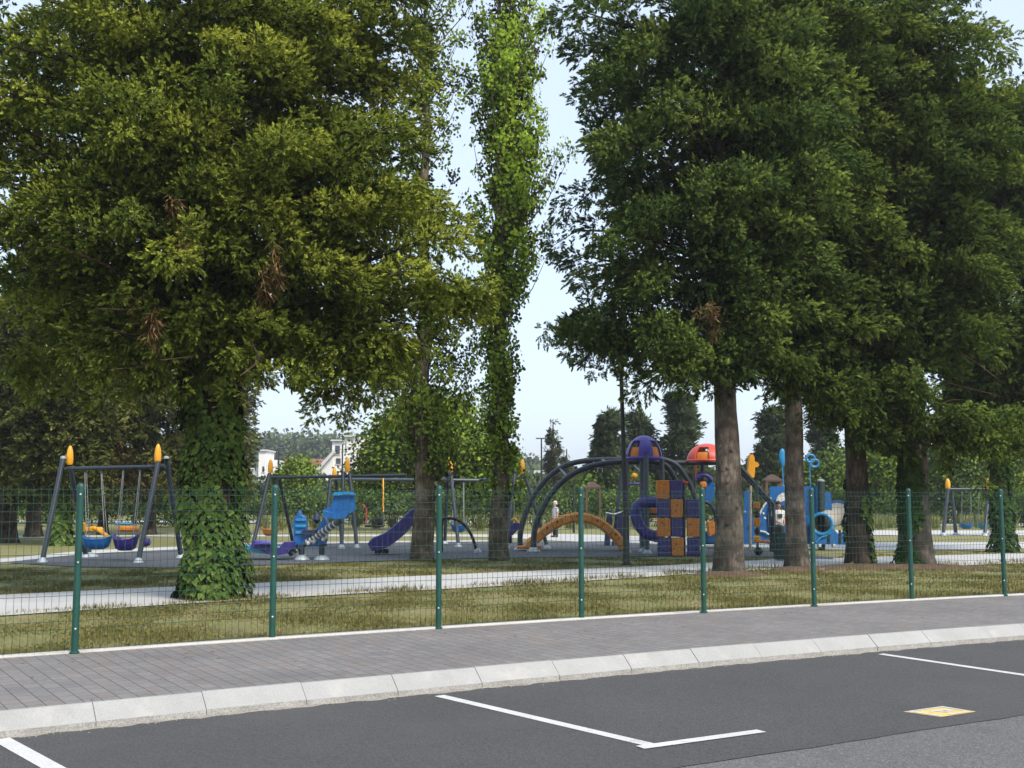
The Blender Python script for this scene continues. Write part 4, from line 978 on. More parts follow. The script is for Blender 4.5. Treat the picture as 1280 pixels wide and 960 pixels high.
for k in range(seg):
    i0, i1 = int(k*(N_-1)/seg), int((k+1)*(N_-1)/seg); m = MB(); rowsv = []
    for i in range(i0, i1 + 1):
        c = mid[i]; t = unit(mid[min(i+1, N_-1)] - mid[max(i-1, 0)]); nrm = unit(np.array((-t[2], 0, t[0]))); nrm = nrm if nrm[2] > 0 else -nrm
        if i == i0: c = c + t*.012
        if i == i1: c = c - t*.012
        h = .175 - .02*(i in (i0, i1)); wv = .42
        rowsv.append([c + nrm*h*s1_ + np.array((0, wv*s2_, 0)) for s1_, s2_ in ((-1,-.85),(-.6,-1),(.6,-1),(1,-.8),(.75,-.5),(.75,.5),(1,.8),(.6,1),(-.6,1),(-1,.85))])
    vv = [v for r_ in rowsv for v in r_]; q = 10
    ff = [(i*q + j, i*q + (j+1) % q, (i+1)*q + (j+1) % q, (i+1)*q + j) for i in range(len(rowsv)-1) for j in range(q)] + [tuple(range(q))[::-1], tuple((len(rowsv)-1)*q + j for j in range(q))]
    m.add(vv, ff).build('segment', M['bridgeorange'], br_)
for k in (2, 3, 5, 7, 9): 
    c = mid[int((k + .5)*(N_-1)/seg)]; MB().box(c + np.array((0, -.43, .05)), (.05, .03, .08), bev=.01).build('foot_hole', M['black'], br_)
MB().box(P(781, 684, Yo), (.2, .9, .22), bev=.03).build('end_stop', M['black'], br_); MB().box(P(661, 684, Yo), (.9, .7, .1), bev=.03).build('landing', M['orange'], br_)
# navy panels behind it
nv = thing('balance_walker', P(766, 682, 45), 'navy standing walker with two upright side panels behind the orange bridge end', 'play equipment')
for pts_ in ([(755,683),(757,655),(760,638),(765,637),(765,655),(762,683)], [(771,672),(769,650),(772,636),(777,638),(780,650),(780,672),(776,676)]): MB().prism(pl(pts_, 45), .12, (0, 1, 0)).build('side_panel', M['navy'], nv)
tubeo('handle', pl([(757,641),(768,643),(777,640)], 44.8), .035, 'foot', nv); tubeo('leg', [P(777,590,45.2), P(767,684,45)], .085, 'steel', nv)

# --- lamp post in front
Yq = 32.4; lp = thing('lamp_post', (P(783, 706, Yq)[0], Yq, 0), 'tall dark green lamp post rising into the foliage beside the arches', 'lamp post')
bx_ = P(783, 706, Yq)[0]; tx_ = P(776, 455, Yq)[0]
MB().tube([(bx_, Yq, -.02), (bx_, Yq, 1.1), (bx_ + .002, Yq, 1.15), (tx_, Yq, 5.8), (tx_ - .02, Yq, 6.6)], [.095, .095, .075, .055, .05], 14).build('pole', M['black'], lp)
MB().lathe((bx_, Yq, 0), [(.17, 0), (.17, .03), (.11, .05), (.1, .12)], 12).build('base', M['black'], lp)
MB().tube([(tx_ - .02, Yq, 6.55), (tx_ + .3, Yq - .1, 6.75), (tx_ + .8, Yq - .2, 6.8)], .035, 8).build('arm', M['black'], lp)
MB().box((tx_ + 1.0, Yq - .25, 6.8), (.6, .22, .08), bev=.03).build('lamp_head', M['steelgrey'], lp)

# --- climbing tower: purple dome, spiral tube and checked wall
Yt = 38.2; tw = thing('climbing_tower', P(806, 692, Yt + 1), 'climbing tower with a violet dome and a wall checked in orange and purple', 'climbing tower')
def dome(parent, c, rx, rz, ribmat, panmat, edge, nrib=4, rot=0.4):
    """vaulted roof: solid crown and ribs, with inset arched windows between them"""
    def sp(a, e, k=1.0): return np.array((c[0] + rx*k*math.cos(e)*math.cos(a), c[1] + rx*k*math.cos(e)*math.sin(a), c[2] + rz*k*math.sin(e)))
    m = MB(); hw = R(24); els = np.linspace(0, R(90), 9)
    def patch(mm, a0, a1, e0, e1, k0, k1, na=6, ne=6):
        rows = []
        for k in (k0, k1): rows.append([[sp(a0 + (a1-a0)*i/na, e0 + (e1-e0)*j/ne, k) for i in range(na+1)] for j in range(ne+1)])
        vs = [v for q in rows for r_ in q for v in r_]; w_ = na + 1; h_ = ne + 1; off = w_*h_
        fs = []
        for j in range(ne):
            for i in range(na): fs += [(j*w_+i, j*w_+i+1, (j+1)*w_+i+1, (j+1)*w_+i), (off+j*w_+i, off+(j+1)*w_+i, off+(j+1)*w_+i+1, off+j*w_+i+1)]
        for i in range(na): fs += [(i, off+i, off+i+1, i+1), (ne*w_+i, ne*w_+i+1, off+ne*w_+i+1, off+ne*w_+i)]
        for j in range(ne): fs += [(j*w_, (j+1)*w_, off+(j+1)*w_, off+j*w_), (j*w_+na, off+j*w_+na, off+(j+1)*w_+na, (j+1)*w_+na)]
        mm.add(vs, fs)
    for q in range(nrib):
        a = rot + q*2*math.pi/nrib; patch(m, a - hw, a + hw, 0, R(50), 1, .93)
    patch(m, 0, 2*math.pi, R(50), R(89), 1, .93, 24, 5)
    m.build('roof', M[ribmat], parent)
    for q in range(nrib):
        a = rot + (q + .5)*2*math.pi/nrib; w_ = math.pi/nrib - hw
        p_ = MB(); patch(p_, a - w_*.98, a + w_*.98, R(2), R(32), .90, .87); p_.build('window', M[panmat], parent)
    e_ = MB(); e_.tube([sp(x, 0, 1.0) for x in np.linspace(0, 2*math.pi, 33)], .05, 8, False); e_.build('roof_edge', M[edge], parent)
cD = P(805, 573, Yt + 1.0); dome(tw, cD, .63, .80, 'violet', 'orange', 'violet', 4, -math.pi/2)
for (dx, dy) in ((0, -.62), (.62, 0), (-.62, 0), (0, .62)):
    tubeo('post', [(cD[0] + dx, cD[1] + dy, cD[2] + .12), (cD[0] + dx, cD[1] + dy, 0)], .085, 'steelgrey', tw); foot(tw, (cD[0] + dx, cD[1] + dy, 0), .14)
MB().box((cD[0], cD[1], 1.35), (1.2, 1.2, .08), bev=.02).build('deck', M['navy'], tw)
sp_ = smooth_path(pl([(826,628),(812,628),(800,630),(794,638),(795,650),(801,661),(810,668),(826,671)], Yt), 32)
MB().tube(sp_ + np.array((0, 1, 0))*np.linspace(0, -.5, len(sp_))[:, None], .19, 14).build('spiral_tube', M['purple'], tw)
for k in range(2, len(sp_) - 2, 4):
    t = unit(sp_[k+1] - sp_[k-1]); MB().lathe(sp_[k] + np.array((0, -.5*k/len(sp_), 0)), [(.19, -.03), (.21, -.015), (.21, .015), (.19, .03)], 14, axis=t).build('ring', M['violet'], tw)
MB().box(P(815, 641, Yt + .6), (.34, .3, .36), bev=.05).build('step_box', M['orange'], tw)
Yw = 37.2
cols = [(820.5, 836.5, 'opop'), (837.5, 852.5, 'popo'), (857.5, 872.5, '-pop')]
for (xa, xb, pat) in cols:
    for i, ch_ in enumerate(pat):
        if ch_ == '-': continue
        y0, y1 = 600.3 + 23.8*i, 600.3 + 23.8*(i+1) - .8; a, b = np.array(P(xa + i*.6, y1, Yw)), np.array(P(xb + i*.6, y0, Yw))
        o = MB().box((a + b)/2, (b[0]-a[0], .16, b[2]-a[2]), 0, bev=.02).build('climbing_block', M['orange' if ch_ == 'o' else 'purple'], tw)
        for k in range(4):
            u, v = random.uniform(.15, .85), random.uniform(.15, .85); hm = MB(); hm.ball((a[0]+(b[0]-a[0])*u, Yw - .08, a[2]+(b[2]-a[2])*v), (.026, .022, .026), 8, 5); hm.build('hold', M['black' if k % 2 else ('violet' if ch_ == 'p' else 'yellow')], o)
tubeo('rail', [P(853, 602, Yw), P(860, 604, Yw)], .05, 'red', tw); tubeo('frame_pole', [P(855, 600, Yw + .25), (P(856, 690, Yw)[0], Yw + .25, 0)], .06, 'steel', tw)
tubeo('frame_pole', [P(837, 598, Yw + .25), (P(838, 690, Yw)[0], Yw + .25, 0)], .06, 'steel', tw)
# small yellow spinner seen under the dome
yp = thing('play_board', P(792, 690, 43), 'small panel with a yellow ball and green arc behind the violet domed tower', 'play panel')
MB().ball(P(793, 595, 43), .12, 12, 8).build('ball', M['yellow'], yp); tubeo('arc', pl([(792,582),(799,590),(801,600),(801,640),(801,688)], 43), .05, 'steelgrey', yp, sm=20); MB().box(P(794, 605, 43), (.6, .1, .09), bev=.03).build('shelf', M['violet'], yp)

# --- second tower with the red roof, mostly behind the first bare trunk
Y2 = 43; t2 = thing('play_tower', P(880, 690, Y2), 'play tower with a red roof and orange windows, half hidden behind the thickest bare trunk', 'play tower')
cR = P(884, 576, Y2); dome(t2, cR, .78, .66, 'red', 'orange', 'red', 4, -math.pi/2 + .35)
tubeo('beam', [P(836, 578.5, Y2), P(900, 578.5, Y2)], .10, 'steel', t2)
for x in (868, 878, 896): tubeo('post', [P(x, 578, Y2), (P(x, 690, Y2)[0], Y2, 0)], .05 if x != 878 else .08, 'steelgrey' if x != 878 else 'steel', t2)
MB().prism(pl([(882,606),(884,600),(888,598),(892,603),(893,615),(891,626),(886,630),(881,626)], Y2 - .3), .12, (0, 1, 0)).build('side_panel', M['blue'], t2)
tubeo('arch_rail', pl([(870,598),(876,594),(884,595),(890,601)], Y2 - .4), .09, 'purple', t2, sm=12)
MB().box(P(879, 606, Y2 - .4), (.24, .2, .24), bev=.05).build('grip_box', M['orange'], t2)
tubeo('hoop', pl([(872,640),(880,627),(890,634),(895,650),(893,668)], Y2 - .6), .07, 'navy', t2, sm=16)
MB().prism(pl([(884,652),(890,651),(898,656),(897,664),(886,670)], Y2 - .8), .5, (0, 1, 0)).build('slide_end', M['orange'], t2)
MB().box(P(890, 672, Y2), (.9, .6, .5), bev=.06).build('base_panel', M['blue'], t2); tubeo('pole', [P(869,582,Y2-.2), P(871,600,Y2-.2)], .05, 'orange', t2)

# --- yellow topped spinner pole with coloured beads
Y3 = 37; yt = thing('bead_pole', P(947, 692, Y3), 'play pole with orange and yellow beads on a black ball foot', 'play pole')
MB().tube([P(946,600,Y3), P(947,690,Y3)], .045, 10).build('pole', M['steelgrey'], yt)
for (y, h, mt) in ((632,9,'orange'), (653,12,'orange'), (674,9,'yellow')): MB().box(P(946, y, Y3), (.2, .2, h*Y3/F), bev=.04).build('bead', M[mt], yt)
for (y, mt) in ((643,'black'), (664,'black')): MB().lathe(P(946.5, y, Y3), [(.07,-.1),(.1,0),(.07,.1)], 10).build('spacer', M[mt], yt)
MB().ball((P(948,690,Y3)[0], Y3, .16), .14, 12, 8).build('ball_foot', M['black'], yt); MB().box(P(955, 677, Y3), (.4, .1, .1), bev=.03).build('paddle', M['orange'], yt)
yg = thing('play_totem', P(938, 690, 41), 'tall post topped by a knobbly yellow shape, right of the thickest bare trunk', 'play post')
tubeo('post', [P(938,592,41), (P(938,690,41)[0], 41, 0)], .05, 'net', yg)
MB().prism(pl([(934,590),(936,572),(936,569),(940,568),(942,571),(942.5,577),(946,578),(948,581),(946,584),(943,584),(942,597),(939,597)], 41), .3, (0, 1, 0)).build('topper', M['yellow'], yg); MB().box(P(936, 606, 41), (.2, .12, .05), bev=.02).build('rung', M['black'], yg)

# --- blue play ship
YB = 42; sh = thing('play_ship', P(1000, 682, YB), 'large blue play ship of moulded panels with a netted tunnel, behind the bare trunks', 'play ship')
MB().prism(pl([(962,643),(962,608),(1000,608),(1024,608),(1024,645)], YB), .12, (0, 1, 0)).build('wall_panel', M['blue'], sh)
MB().prism(pl([(930,680),(930,615),(936,613),(939,620),(940,645),(943,660),(944,680)], YB - .6), .12, (0, 1, 0)).build('prow_panel', M['blue'], sh)
hull = pl([(944,678),(946,650),(952,636),(958,628),(964,622),(990,640),(1012,645),(1012,680),(978,682)], YB - .5)
MB().prism(hull, .14, (0, 1, 0)).build('hull_panel', M['blue'], sh)
tubeo('trim', pl([(949,644),(955,632),(964,622)], YB - .65), .035, 'white', sh, sm=12)
tubeo('trim', pl([(964,626),(962,640),(962,655),(964,664),(968,670)], YB - .65), .035, 'white', sh, sm=12)
tubeo('trim', pl([(950,664),(956,665),(961,668),(967,666)], YB - .65), .035, 'white', sh, sm=12)
tubeo('trim', pl([(982,624),(986,636),(987,655),(986,668)], YB - .65), .03, 'skyblue', sh, sm=12)
MB().prism(pl([(972,632),(980,632),(980,668),(966,668),(965,645)], YB - .58), .03, (0, 1, 0)).build('opening', M['black'], sh)
MB().prism(pl([(970,627),(972,620),(978,616),(984,616),(984,624),(975,628)], YB - .7), .06, (0, 1, 0)).build('fin', M['white'], sh)
for (x, y) in ((954,642),(956,648),(931,640),(938,656)): MB().ball(P(x, y, YB - .75), .05, 8, 5).build('rivet', M['white'], sh)
MB().tube([P(1026,602,YB-.4), (P(1027,680,YB-.4)[0], YB-.4, 0)], .13, 12).build('mast', M['teal'], sh); MB().lathe(P(1026,601,YB-.4), [(.14,-.02),(.14,.03),(.05,.06)], 12).build('mast_cap', M['foot'], sh)
MB().prism(pl([(1031,640),(1031,617),(1034,614),(1038,615),(1040,640)], YB - .2), .1, (0, 1, 0)).build('wall_panel', M['blue'], sh)
# tunnel: front ring, netted tube going back up to the right, rear ring
rc = np.array(P(1027, 655, YB - 1.0)); rr_ = .37; re = np.array(P(1047, 641, YB + 1.2)); ax = unit(np.array((.35, 1, 0)))
a1 = unit(np.cross(ax, (0, 0, 1))); a2 = np.array((0, 0, 1.))
def ringp(c, r, n=24): return [c + r*(math.cos(t)*a1 + math.sin(t)*a2) for t in np.linspace(0, 2*math.pi, n + 1)]
MB().tube(ringp(rc, rr_), .06, 8, False).build('tunnel_ring', M['skyblue'], sh)
MB().tube(ringp(re, rr_*1.15), .06, 8, False).build('tunnel_ring', M['blue'], sh)
tm = MB()
q0, q1 = ringp(rc, rr_*.98), ringp(re, rr_*1.1); K_ = 9
tm.add([a*(1-t) + b*t for t in np.linspace(0, 1, K_) for a, b in zip(q0[:-1], q1[:-1])], [(i*24+k, i*24+(k+1) % 24, (i+1)*24+(k+1) % 24, (i+1)*24+k) for i in range(K_-1) for k in range(24)])
tm.build('tunnel_net', M['net'], sh)
MB().prism(pl([(1012,680),(1013,664),(1020,667),(1032,668),(1040,660),(1048,668),(1062,660),(1063,681)], YB - .9), .14, (0, 1, 0)).build('skirt_panel', M['blue'], sh)
tubeo('trim', pl([(1020,678),(1026,672),(1034,669),(1040,664)], YB - 1.05), .03, 'skyblue', sh, sm=12)
for x in (1036, 1050): MB().box(P(x, 671, YB - .99), (.09, .05, .5), bev=.02).build('slot', M['black'], sh)
for x in (1014, 1024, 1042, 1060): MB().box(P(x, 682, YB - .9), (.12, .2, .12), bev=.02).build('foot', M['foot'], sh)
tubeo('sail_post', [P(978,580,YB), P(979,610,YB)], .02, 'skyblue', sh); MB().ball(P(978, 572, YB), (.13, .06, .34), 14, 10).build('balloon', M['skyblue'], sh)
for (x, y) in ((1013,573),(1018,579)):
    MB().tube([np.array(P(x, y, YB)) + np.array((.16*math.cos(t), 0, .14*math.sin(t))) for t in np.linspace(0, 2*math.pi, 17)], .045, 8, False).build('loop', M['skyblue'], sh)
tubeo('sail_post', [P(1012,579,YB), P(1013,609,YB)], .02, 'skyblue', sh)
ld = thing('climbing_ladder', P(968, 680, 39.5), 'dark sloping ladder rail running down from the thickest trunk to the blue play ship', 'ladder')
for dy in (0, .5): tubeo('rail', [np.array(P(924,583,39.6)) + (0, dy, 0), np.array(P(967,630,39.6)) + (0, dy, 0), np.array((P(968,680,39.6)[0], 39.6 + dy, 0))], .065, 'steel', ld)
for k in range(6):
    t = k/5.5; q = np.array(P(924 + 43*t, 583 + 47*t, 39.6)); tubeo('rung', [q, q + (0, .5, 0)], .03, 'steelgrey', ld)

# --- litter bin
qb = G(976, 700.5); lb = thing('litter_bin', qb, 'dark grey green drum shaped litter bin standing between two bare trunks', 'litter bin')
MB().lathe((qb[0], qb[1], .0), [(.20, .03), (.215, .05), (.215, .78), (.225, .80), (.225, .84), (.19, .86), (.02, .87)], 22).build('drum', M['teal'], lb)
MB().lathe((qb[0] - .05, qb[1], .86), [(.14, 0), (.14, .10), (.10, .2), (.02, .24)], 16).build('lid', M['black'], lb); MB().lathe((qb[0], qb[1], .80), [(.222, 0), (.232, .012), (.222, .024)], 22).build('rim_band', M['steelgrey'], lb)

# --- far right swing frame
f5 = swing_frame('small dark swing frame with two yellow caps far off at the right', 58, [(1185,612,1179,668,57.5,58), (1189,612,1195,668,58.2,58.2), (1236,612,1231,668,57,58), (1238,612,1246,668,58,58.2)], [(1184,611.5,58,1240,611.5,58,'steel')], [(1185,610,58,12), (1236,610,58,12)], r=.09)
for (x, w_, lab) in ((1208, .66, 'blue bucket swing seat on the left in the far right swing frame'), (1229, .6, 'blue bucket swing seat on the right in the far right swing frame')):
    s_ = thing('hanging_swing', P(x, 657, 57.8), lab, 'swing', 'bucket swing seats'); c_ = P(x, 657, 57.8); shell_seat(s_, c_, w_, .5, .36, 'blue' if x < 1220 else 'cyan'); chains(s_, [P(x-6,612,58), P(x-5,612,58), P(x+5,612,58), P(x+6,612,58)], c_, .5)
bn = thing('park_bench', P(1107, 655, 78), 'low blue grey bench far off between the ivy footed trunk and the knotted trunk', 'bench')
MB().box(P(1107, 648, 78), (1.25, .1, .5), bev=.03).build('backrest', M['steelgrey'], bn); MB().box(P(1107, 653.5, 77.7), (1.25, .5, .08), bev=.02).build('seat', M['steelgrey'], bn)
for x in (1098, 1116): MB().box((P(x, 650, 77.8)[0], 77.8, .1), (.1, .45, .22)).build('leg', M['foot'], bn)

# --- people
def person(label, feet, H, yaw, shirtmat, hat, arm_pose, printm=False):
    root = thing('person', feet, label, 'person'); k = H / 1.75; base = np.array(feet, float); ca, sa = math.cos(yaw), math.sin(yaw)
    def W(x, y, z): return base + np.array((x*ca - y*sa, x*sa + y*ca, z)) * k
    joints = {}; verts = []; rad = []; edges = []
    def j(nm, p, r, par=None):
        joints[nm] = len(verts); verts.append(tuple(W(*p) - base)); rad.append(r*k)
        if par is not None: edges.append((joints[par], joints[nm]))
    j('pelvis', (0,0,.93), .135); j('waist', (0,0,1.08), .125, 'pelvis'); j('chest', (0,.01,1.28), .15, 'waist'); j('neckb', (0,.01,1.44), .075, 'chest'); j('neck', (0,-.01,1.50), .055, 'neckb'); j('chin', (0,-.035,1.57), .075, 'neck'); j('face', (0,-.03,1.64), .095, 'chin'); j('crown', (0,-.005,1.71), .075, 'face')
    for s in (-1, 1):
        a = str(s); j('hip'+a, (.10*s,0,.87), .105, 'pelvis'); j('thigh'+a, (.11*s,-.005,.68), .085, 'hip'+a); j('knee'+a, (.115*s,-.01,.49), .06, 'thigh'+a); j('calf'+a, (.118*s,.015,.34), .058, 'knee'+a); j('ankle'+a, (.12*s,.02,.08), .04, 'calf'+a); j('ball'+a, (.13*s,-.09,.04), .042, 'ankle'+a); j('toe'+a, (.135*s,-.16,.03), .028, 'ball'+a)
        j('shl'+a, (.175*s,.01,1.40), .068, 'chest')
        el, wr = arm_pose[0 if s < 0 else 1]
        j('elb'+a, el, .045, 'shl'+a); j('wri'+a, wr, .03, 'elb'+a)
        d = unit(np.array(wr) - np.array(el)); hp = np.array(wr) + d*.07; j('palm'+a, hp, .034, 'wri'+a)
        lat = unit(np.cross(d, (0, 1, .01)))
        for q, (off, ln) in enumerate(((-.028,.075),(-.009,.085),(.009,.08),(.027,.062))):
            b0 = hp + lat*off + d*.03; j(f'f{q}{a}', b0, .010, 'palm'+a); j(f'g{q}{a}', b0 + d*ln*.6 + np.array((0,-.008,0)), .009, f'f{q}{a}'); j(f'h{q}{a}', b0 + d*ln + np.array((0,-.025,0)), .008, f'g{q}{a}')
        tb = hp - d*.03 + lat*.035*(-s); j('t0'+a, tb + np.array((0,-.02,0)), .011, 'palm'+a); j('t1'+a, tb + d*.045 + np.array((0,-.04,0)), .009, 't0'+a)
    me = bpy.data.meshes.new('body'); me.from_pydata(verts, edges, []); o = bpy.data.objects.new('body', me); COL.objects.link(o); o.parent = root; me.materials.append(M['skin'])
    md = o.modifiers.new('skin', 'SKIN'); md.use_smooth_shade = True
    for i, r_ in enumerate(rad): me.skin_vertices[0].data[i].radius = (r_, r_ * (.78 if i in (1, 2) else 1)); 
    me.skin_vertices[0].data[0].use_root = True
    sb = o.modifiers.new('sub', 'SUBSURF'); sb.levels = 1; sb.render_levels = 2
    # clothes follow the body
    m = MB()
    def ring_tube(pts, rx, ry, n=16):
        vs = [W(p[0] + a_*math.cos(t), p[1] + b_*math.sin(t), p[2]) for p, a_, b_ in zip(pts, rx, ry) for t in np.linspace(0, 2*math.pi, n, endpoint=False)]
        return vs, [(i*n+q, i*n+(q+1) % n, (i+1)*n+(q+1) % n, (i+1)*n+q) for i in range(len(pts)-1) for q in range(n)]
    m.add(*ring_tube([(0,0,.86),(0,0,.95),(0,0,1.08),(0,0,1.25),(0,.01,1.36),(0,.01,1.43),(0,.01,1.475)], [.19,.185,.175,.205,.215,.15,.085], [.135,.135,.13,.145,.13,.10,.075]))
    for s in (-1, 1):
        el = np.array(arm_pose[0 if s < 0 else 1][0]); sh_ = np.array((.165*s, .01, 1.40)); e = sh_*.4 + el*.6
        m.tube([W(*(sh_ + np.array((-.05*s, 0, .01)))), W(*sh_), W(*e)], [.085*k, .088*k, .075*k], 12, False)
    m.build('shirt', M[shirtmat], root)
    m = MB(); m.add(*ring_tube([(0,0,.98),(0,0,.9),(0,0,.82)], [.175,.185,.19], [.13,.14,.14]))
    for s in (-1, 1): m.tube([W(.09*s,0,.86), W(.11*s,-.005,.68), W(.116*s,-.005,.49), W(.12*s,.015,.30), W(.12*s,.02,.07)], [.115*k, .105*k, .082*k, .075*k, .066*k], 12, False)
    m.build('trousers', M['trousers'], root)
    for s in (-1, 1): MB().box(W(.127*s, -.05, .045), (.095*k, .28*k, .09*k), yaw, bev=.035).build('shoe', M['black'], root)
    hm = MB()
    for (x, z) in ((-.034, 1.655), (.034, 1.655)): hm2 = MB(); hm2.ball(W(x, -.112, z), .012*k, 8, 6); hm2.build('eye', M['black'], root)
    nz = MB(); nz.lathe(W(0, -.115, 1.615), [(.018*k, 0), (.014*k, .02*k), (.004*k, .045*k)], 8, axis=(sa*.0, 0, 1)); nz.build('nose', M['skin'], root)
    MB().box(W(0, -.112, 1.582), (.045*k, .012*k, .008*k), yaw).build('mouth', M['print'], root)
    for s in (-1, 1): MB().ball(W(.092*s, -.01, 1.64), (.014*k, .026*k, .034*k), 8, 6).build('ear', M['skin'], root)
    vs, fs = [], []
    hr = MB(); n = 16
    prof = [(1.06, 1.62), (1.12, 1.67), (1.08, 1.72), (.8, 1.77), (.4, 1.792), (.02, 1.797)]
    vs = [W(.094*rr2*math.cos(t), .012 + .104*rr2*math.sin(t), z + (.045 if math.sin(t) < -.2 and z < 1.7 else 0)) for rr2, z in prof for t in np.linspace(0, 2*math.pi, n, endpoint=False)]
    fs = [(i*n+q, i*n+(q+1) % n, (i+1)*n+(q+1) % n, (i+1)*n+q) for i in range(len(prof)-1) for q in range(n)]
    hr.add(vs, fs).build('cap' if hat else 'hair', M[hat or 'hair'], root)
    if hat: MB().prism([W(-.075,-.09,1.715), W(-.06,-.19,1.70), W(0,-.215,1.70), W(.06,-.19,1.70), W(.075,-.09,1.715)], .014, (0, 0, 1)).build('cap_peak', M[hat], root)
    if printm: MB().prism([W(-.09,-.152,1.32), W(0,-.162,1.34), W(.09,-.152,1.32), W(.08,-.152,1.2), W(0,-.16,1.17), W(-.07,-.15,1.2)], .01, (sa, -ca, 0)).build('shirt_print', M['print'], root)
    return root
hang_ = (((-.225,.02,1.14), (-.235,-.06,.92)), ((.225,.02,1.14), (.235,-.06,.92)))
bent = (((-.22,.0,1.15), (-.13,-.2,1.05)), ((.225,.02,1.15), (.15,-.18,1.02)))
qp = G(974, 690); person('person in a white shirt with a dark print standing behind the litter bin', (qp[0], qp[1], .012), 1.74, .2, 'shirt', None, bent, True)
qp = G(694, 671.5); person('person in a white cap and pale grey shirt standing behind the orange bridge', (qp[0], qp[1], 0), 1.72, -1.1, 'shirtgrey', 'white', hang_)

# ------------------------------------------------------------------ background
rnd = random.Random(5)
HED = []
xh = -60
while xh < 1345:
    top = 611 + rnd.uniform(-5, 5) - (4 if 470 < xh < 660 else 0) + (6 if xh > 1000 else 0); Yh = rnd.uniform(72, 86)
    HED.append((xh, Yh, top)); xh += rnd.uniform(24, 38)
for i, (x, Y, top) in enumerate(HED):
    h = P(x, top, Y)[2]; bx0 = P(x, 620, Y)[0]; w_ = rnd.uniform(.85, 1.25)
    broad('hedge_shrub', (bx0, Y, 0), [(0, 0, h*.5, w_*1.05, .9, h*.48), (rnd.uniform(-.5,.5), 0, h*.75, w_*.6, .7, h*.27)], 'fol_hedge', 'dense green shrub in the long hedge row beyond the playground lawn', 'shrub', 1700, .145, (.05, .8), group='hedge shrubs beyond the playground', young_lit=.5, seed=i, clump=.28)
# ornamental grass tufts in front of the hedge
gi = 0
for x in [300,330,352,372,395,418,445,470,492,548,575,600,650,672,690,712,740,760,795,1088,1100,1112,1168,1205,1222,1235,1262]:
    Y = rnd.uniform(66, 71); b = P(x, 640, Y); r2 = np.random.default_rng(900 + gi); gi += 1; n = 90; a = r2.uniform(0, 2*math.pi, n); t = r2.uniform(.1, .55, n); h = r2.uniform(.5, 1.15, n)
    B = np.stack((b[0] + r2.normal(0, .16, n), Y + r2.normal(0, .16, n), np.zeros(n)), 1); D = unit(np.stack((np.cos(a)*t, np.sin(a)*t, np.ones(n)), 1)); S = np.stack((np.ones(n), np.zeros(n), np.zeros(n)), 1)
    v, tt = leaves(B, D, S, h, np.full(n, .045), np.stack((r2.uniform(0,1,n), r2.uniform(0,.8,n), r2.uniform(0,1,n)), 1))
    root = thing('ornamental_grass', (b[0], Y, 0), 'tuft of tall pale ornamental grass at the foot of the hedge row', 'grass tuft', 'ornamental grass tufts'); np_mesh('blades', v, quads(len(v)), M['fol_pampas'], root, tt, nrm=np.repeat(unit(np.stack((np.cos(a)*.4, np.sin(a)*.4 - .4, np.ones(n)*.7), 1)), 4, 0))
def bt(label, x, basepy, Y, lobes_px, mat, n, leaf, seed, trunk=(.2, 2.2), young_lit=.5, clump=.5, cat='tree', name='broadleaf_tree'):
    b = P(x, basepy, Y); base = (b[0], Y, 0); k = Y / F
    lobes = [((lx - x)*k, dy, P(lx, ly, Y)[2], rx*k, rx*k*.8, ry*k) for (lx, ly, rx, ry, dy) in lobes_px]
    return broad(name, base, lobes, mat, label, cat, int(n*1.8), leaf*.72, trunk, young_lit=young_lit, seed=seed, clump=clump)
bt('wide round bright green tree behind the swings and the poplar trunks', 528, 640, 66, [(490,570,46,34,0),(530,545,62,44,0),(580,560,44,40,0),(545,520,44,26,0),(600,590,30,34,0),(468,596,20,16,0)], 'fol_lime', 15000, .30, 201, (.3, 3), clump=.55)
bt('small green tree left of the round bright green tree, in front of the red roof', 372, 640, 90, [(372,592,22,20,0),(360,600,20,14,0)], 'fol_lime', 2600, .32, 202, (.12, 2), clump=.4)
bt('yellow green bush in front of the white stepped building', 452, 640, 86, [(452,604,14,12,0),(440,608,14,10,0)], 'fol_lime', 2200, .32, 203, (.12, 2), clump=.4)
bt('bright green tree seen between the ivy footed trunk and the knotted trunk', 1108, 640, 80, [(1108,590,34,44,0),(1095,565,26,28,0),(1125,600,22,34,0)], 'fol_lime', 6500, .34, 204, (.2, 2), clump=.5)
bt('olive green tree behind the far right swing frame', 1200, 640, 84, [(1195,585,44,46,0),(1225,570,34,40,0),(1170,600,26,36,0)], 'fol_hedge', 7500, .36, 205, (.22, 2), young_lit=.7, clump=.5)
bt('bright green tree at the far right edge behind the olive cypress', 1275, 640, 86, [(1275,590,34,46,0),(1255,610,24,30,0)], 'fol_lime', 5000, .36, 206, (.2, 2), clump=.5)
bt('low green tree behind the blue play ship', 1050, 640, 88, [(1045,600,36,34,0),(1010,606,30,26,0)], 'fol_hedge', 5000, .36, 207, (.2, 2), clump=.5)
bt('dense green tree just left of the tall dark lamp post', 762, 640, 88, [(760,606,22,18,0),(790,610,22,16,0),(735,610,20,14,0)], 'fol_hedge', 4000, .36, 208, (.15, 2), clump=.45)
bt('loose yellow green bush right of the slender poplar trunk', 640, 640, 74, [(636,610,12,34,0),(640,585,8,20,0)], 'fol_lime', 1800, .3, 209, (.1, 2), clump=.35)
bt('pale willow like tree at the left behind the ivy trunk', 225, 640, 84, [(225,600,44,32,0),(190,606,34,28,0),(262,606,30,26,0)], 'fol_hedge', 6000, .36, 210, (.2, 2), clump=.5)
bt('dark green tree behind the trunks at the left edge', 60, 640, 86, [(20,606,50,30,0),(70,602,44,32,0),(130,606,44,28,0)], 'fol_hedge', 8000, .36, 211, (.2, 2), young_lit=.25, clump=.5)
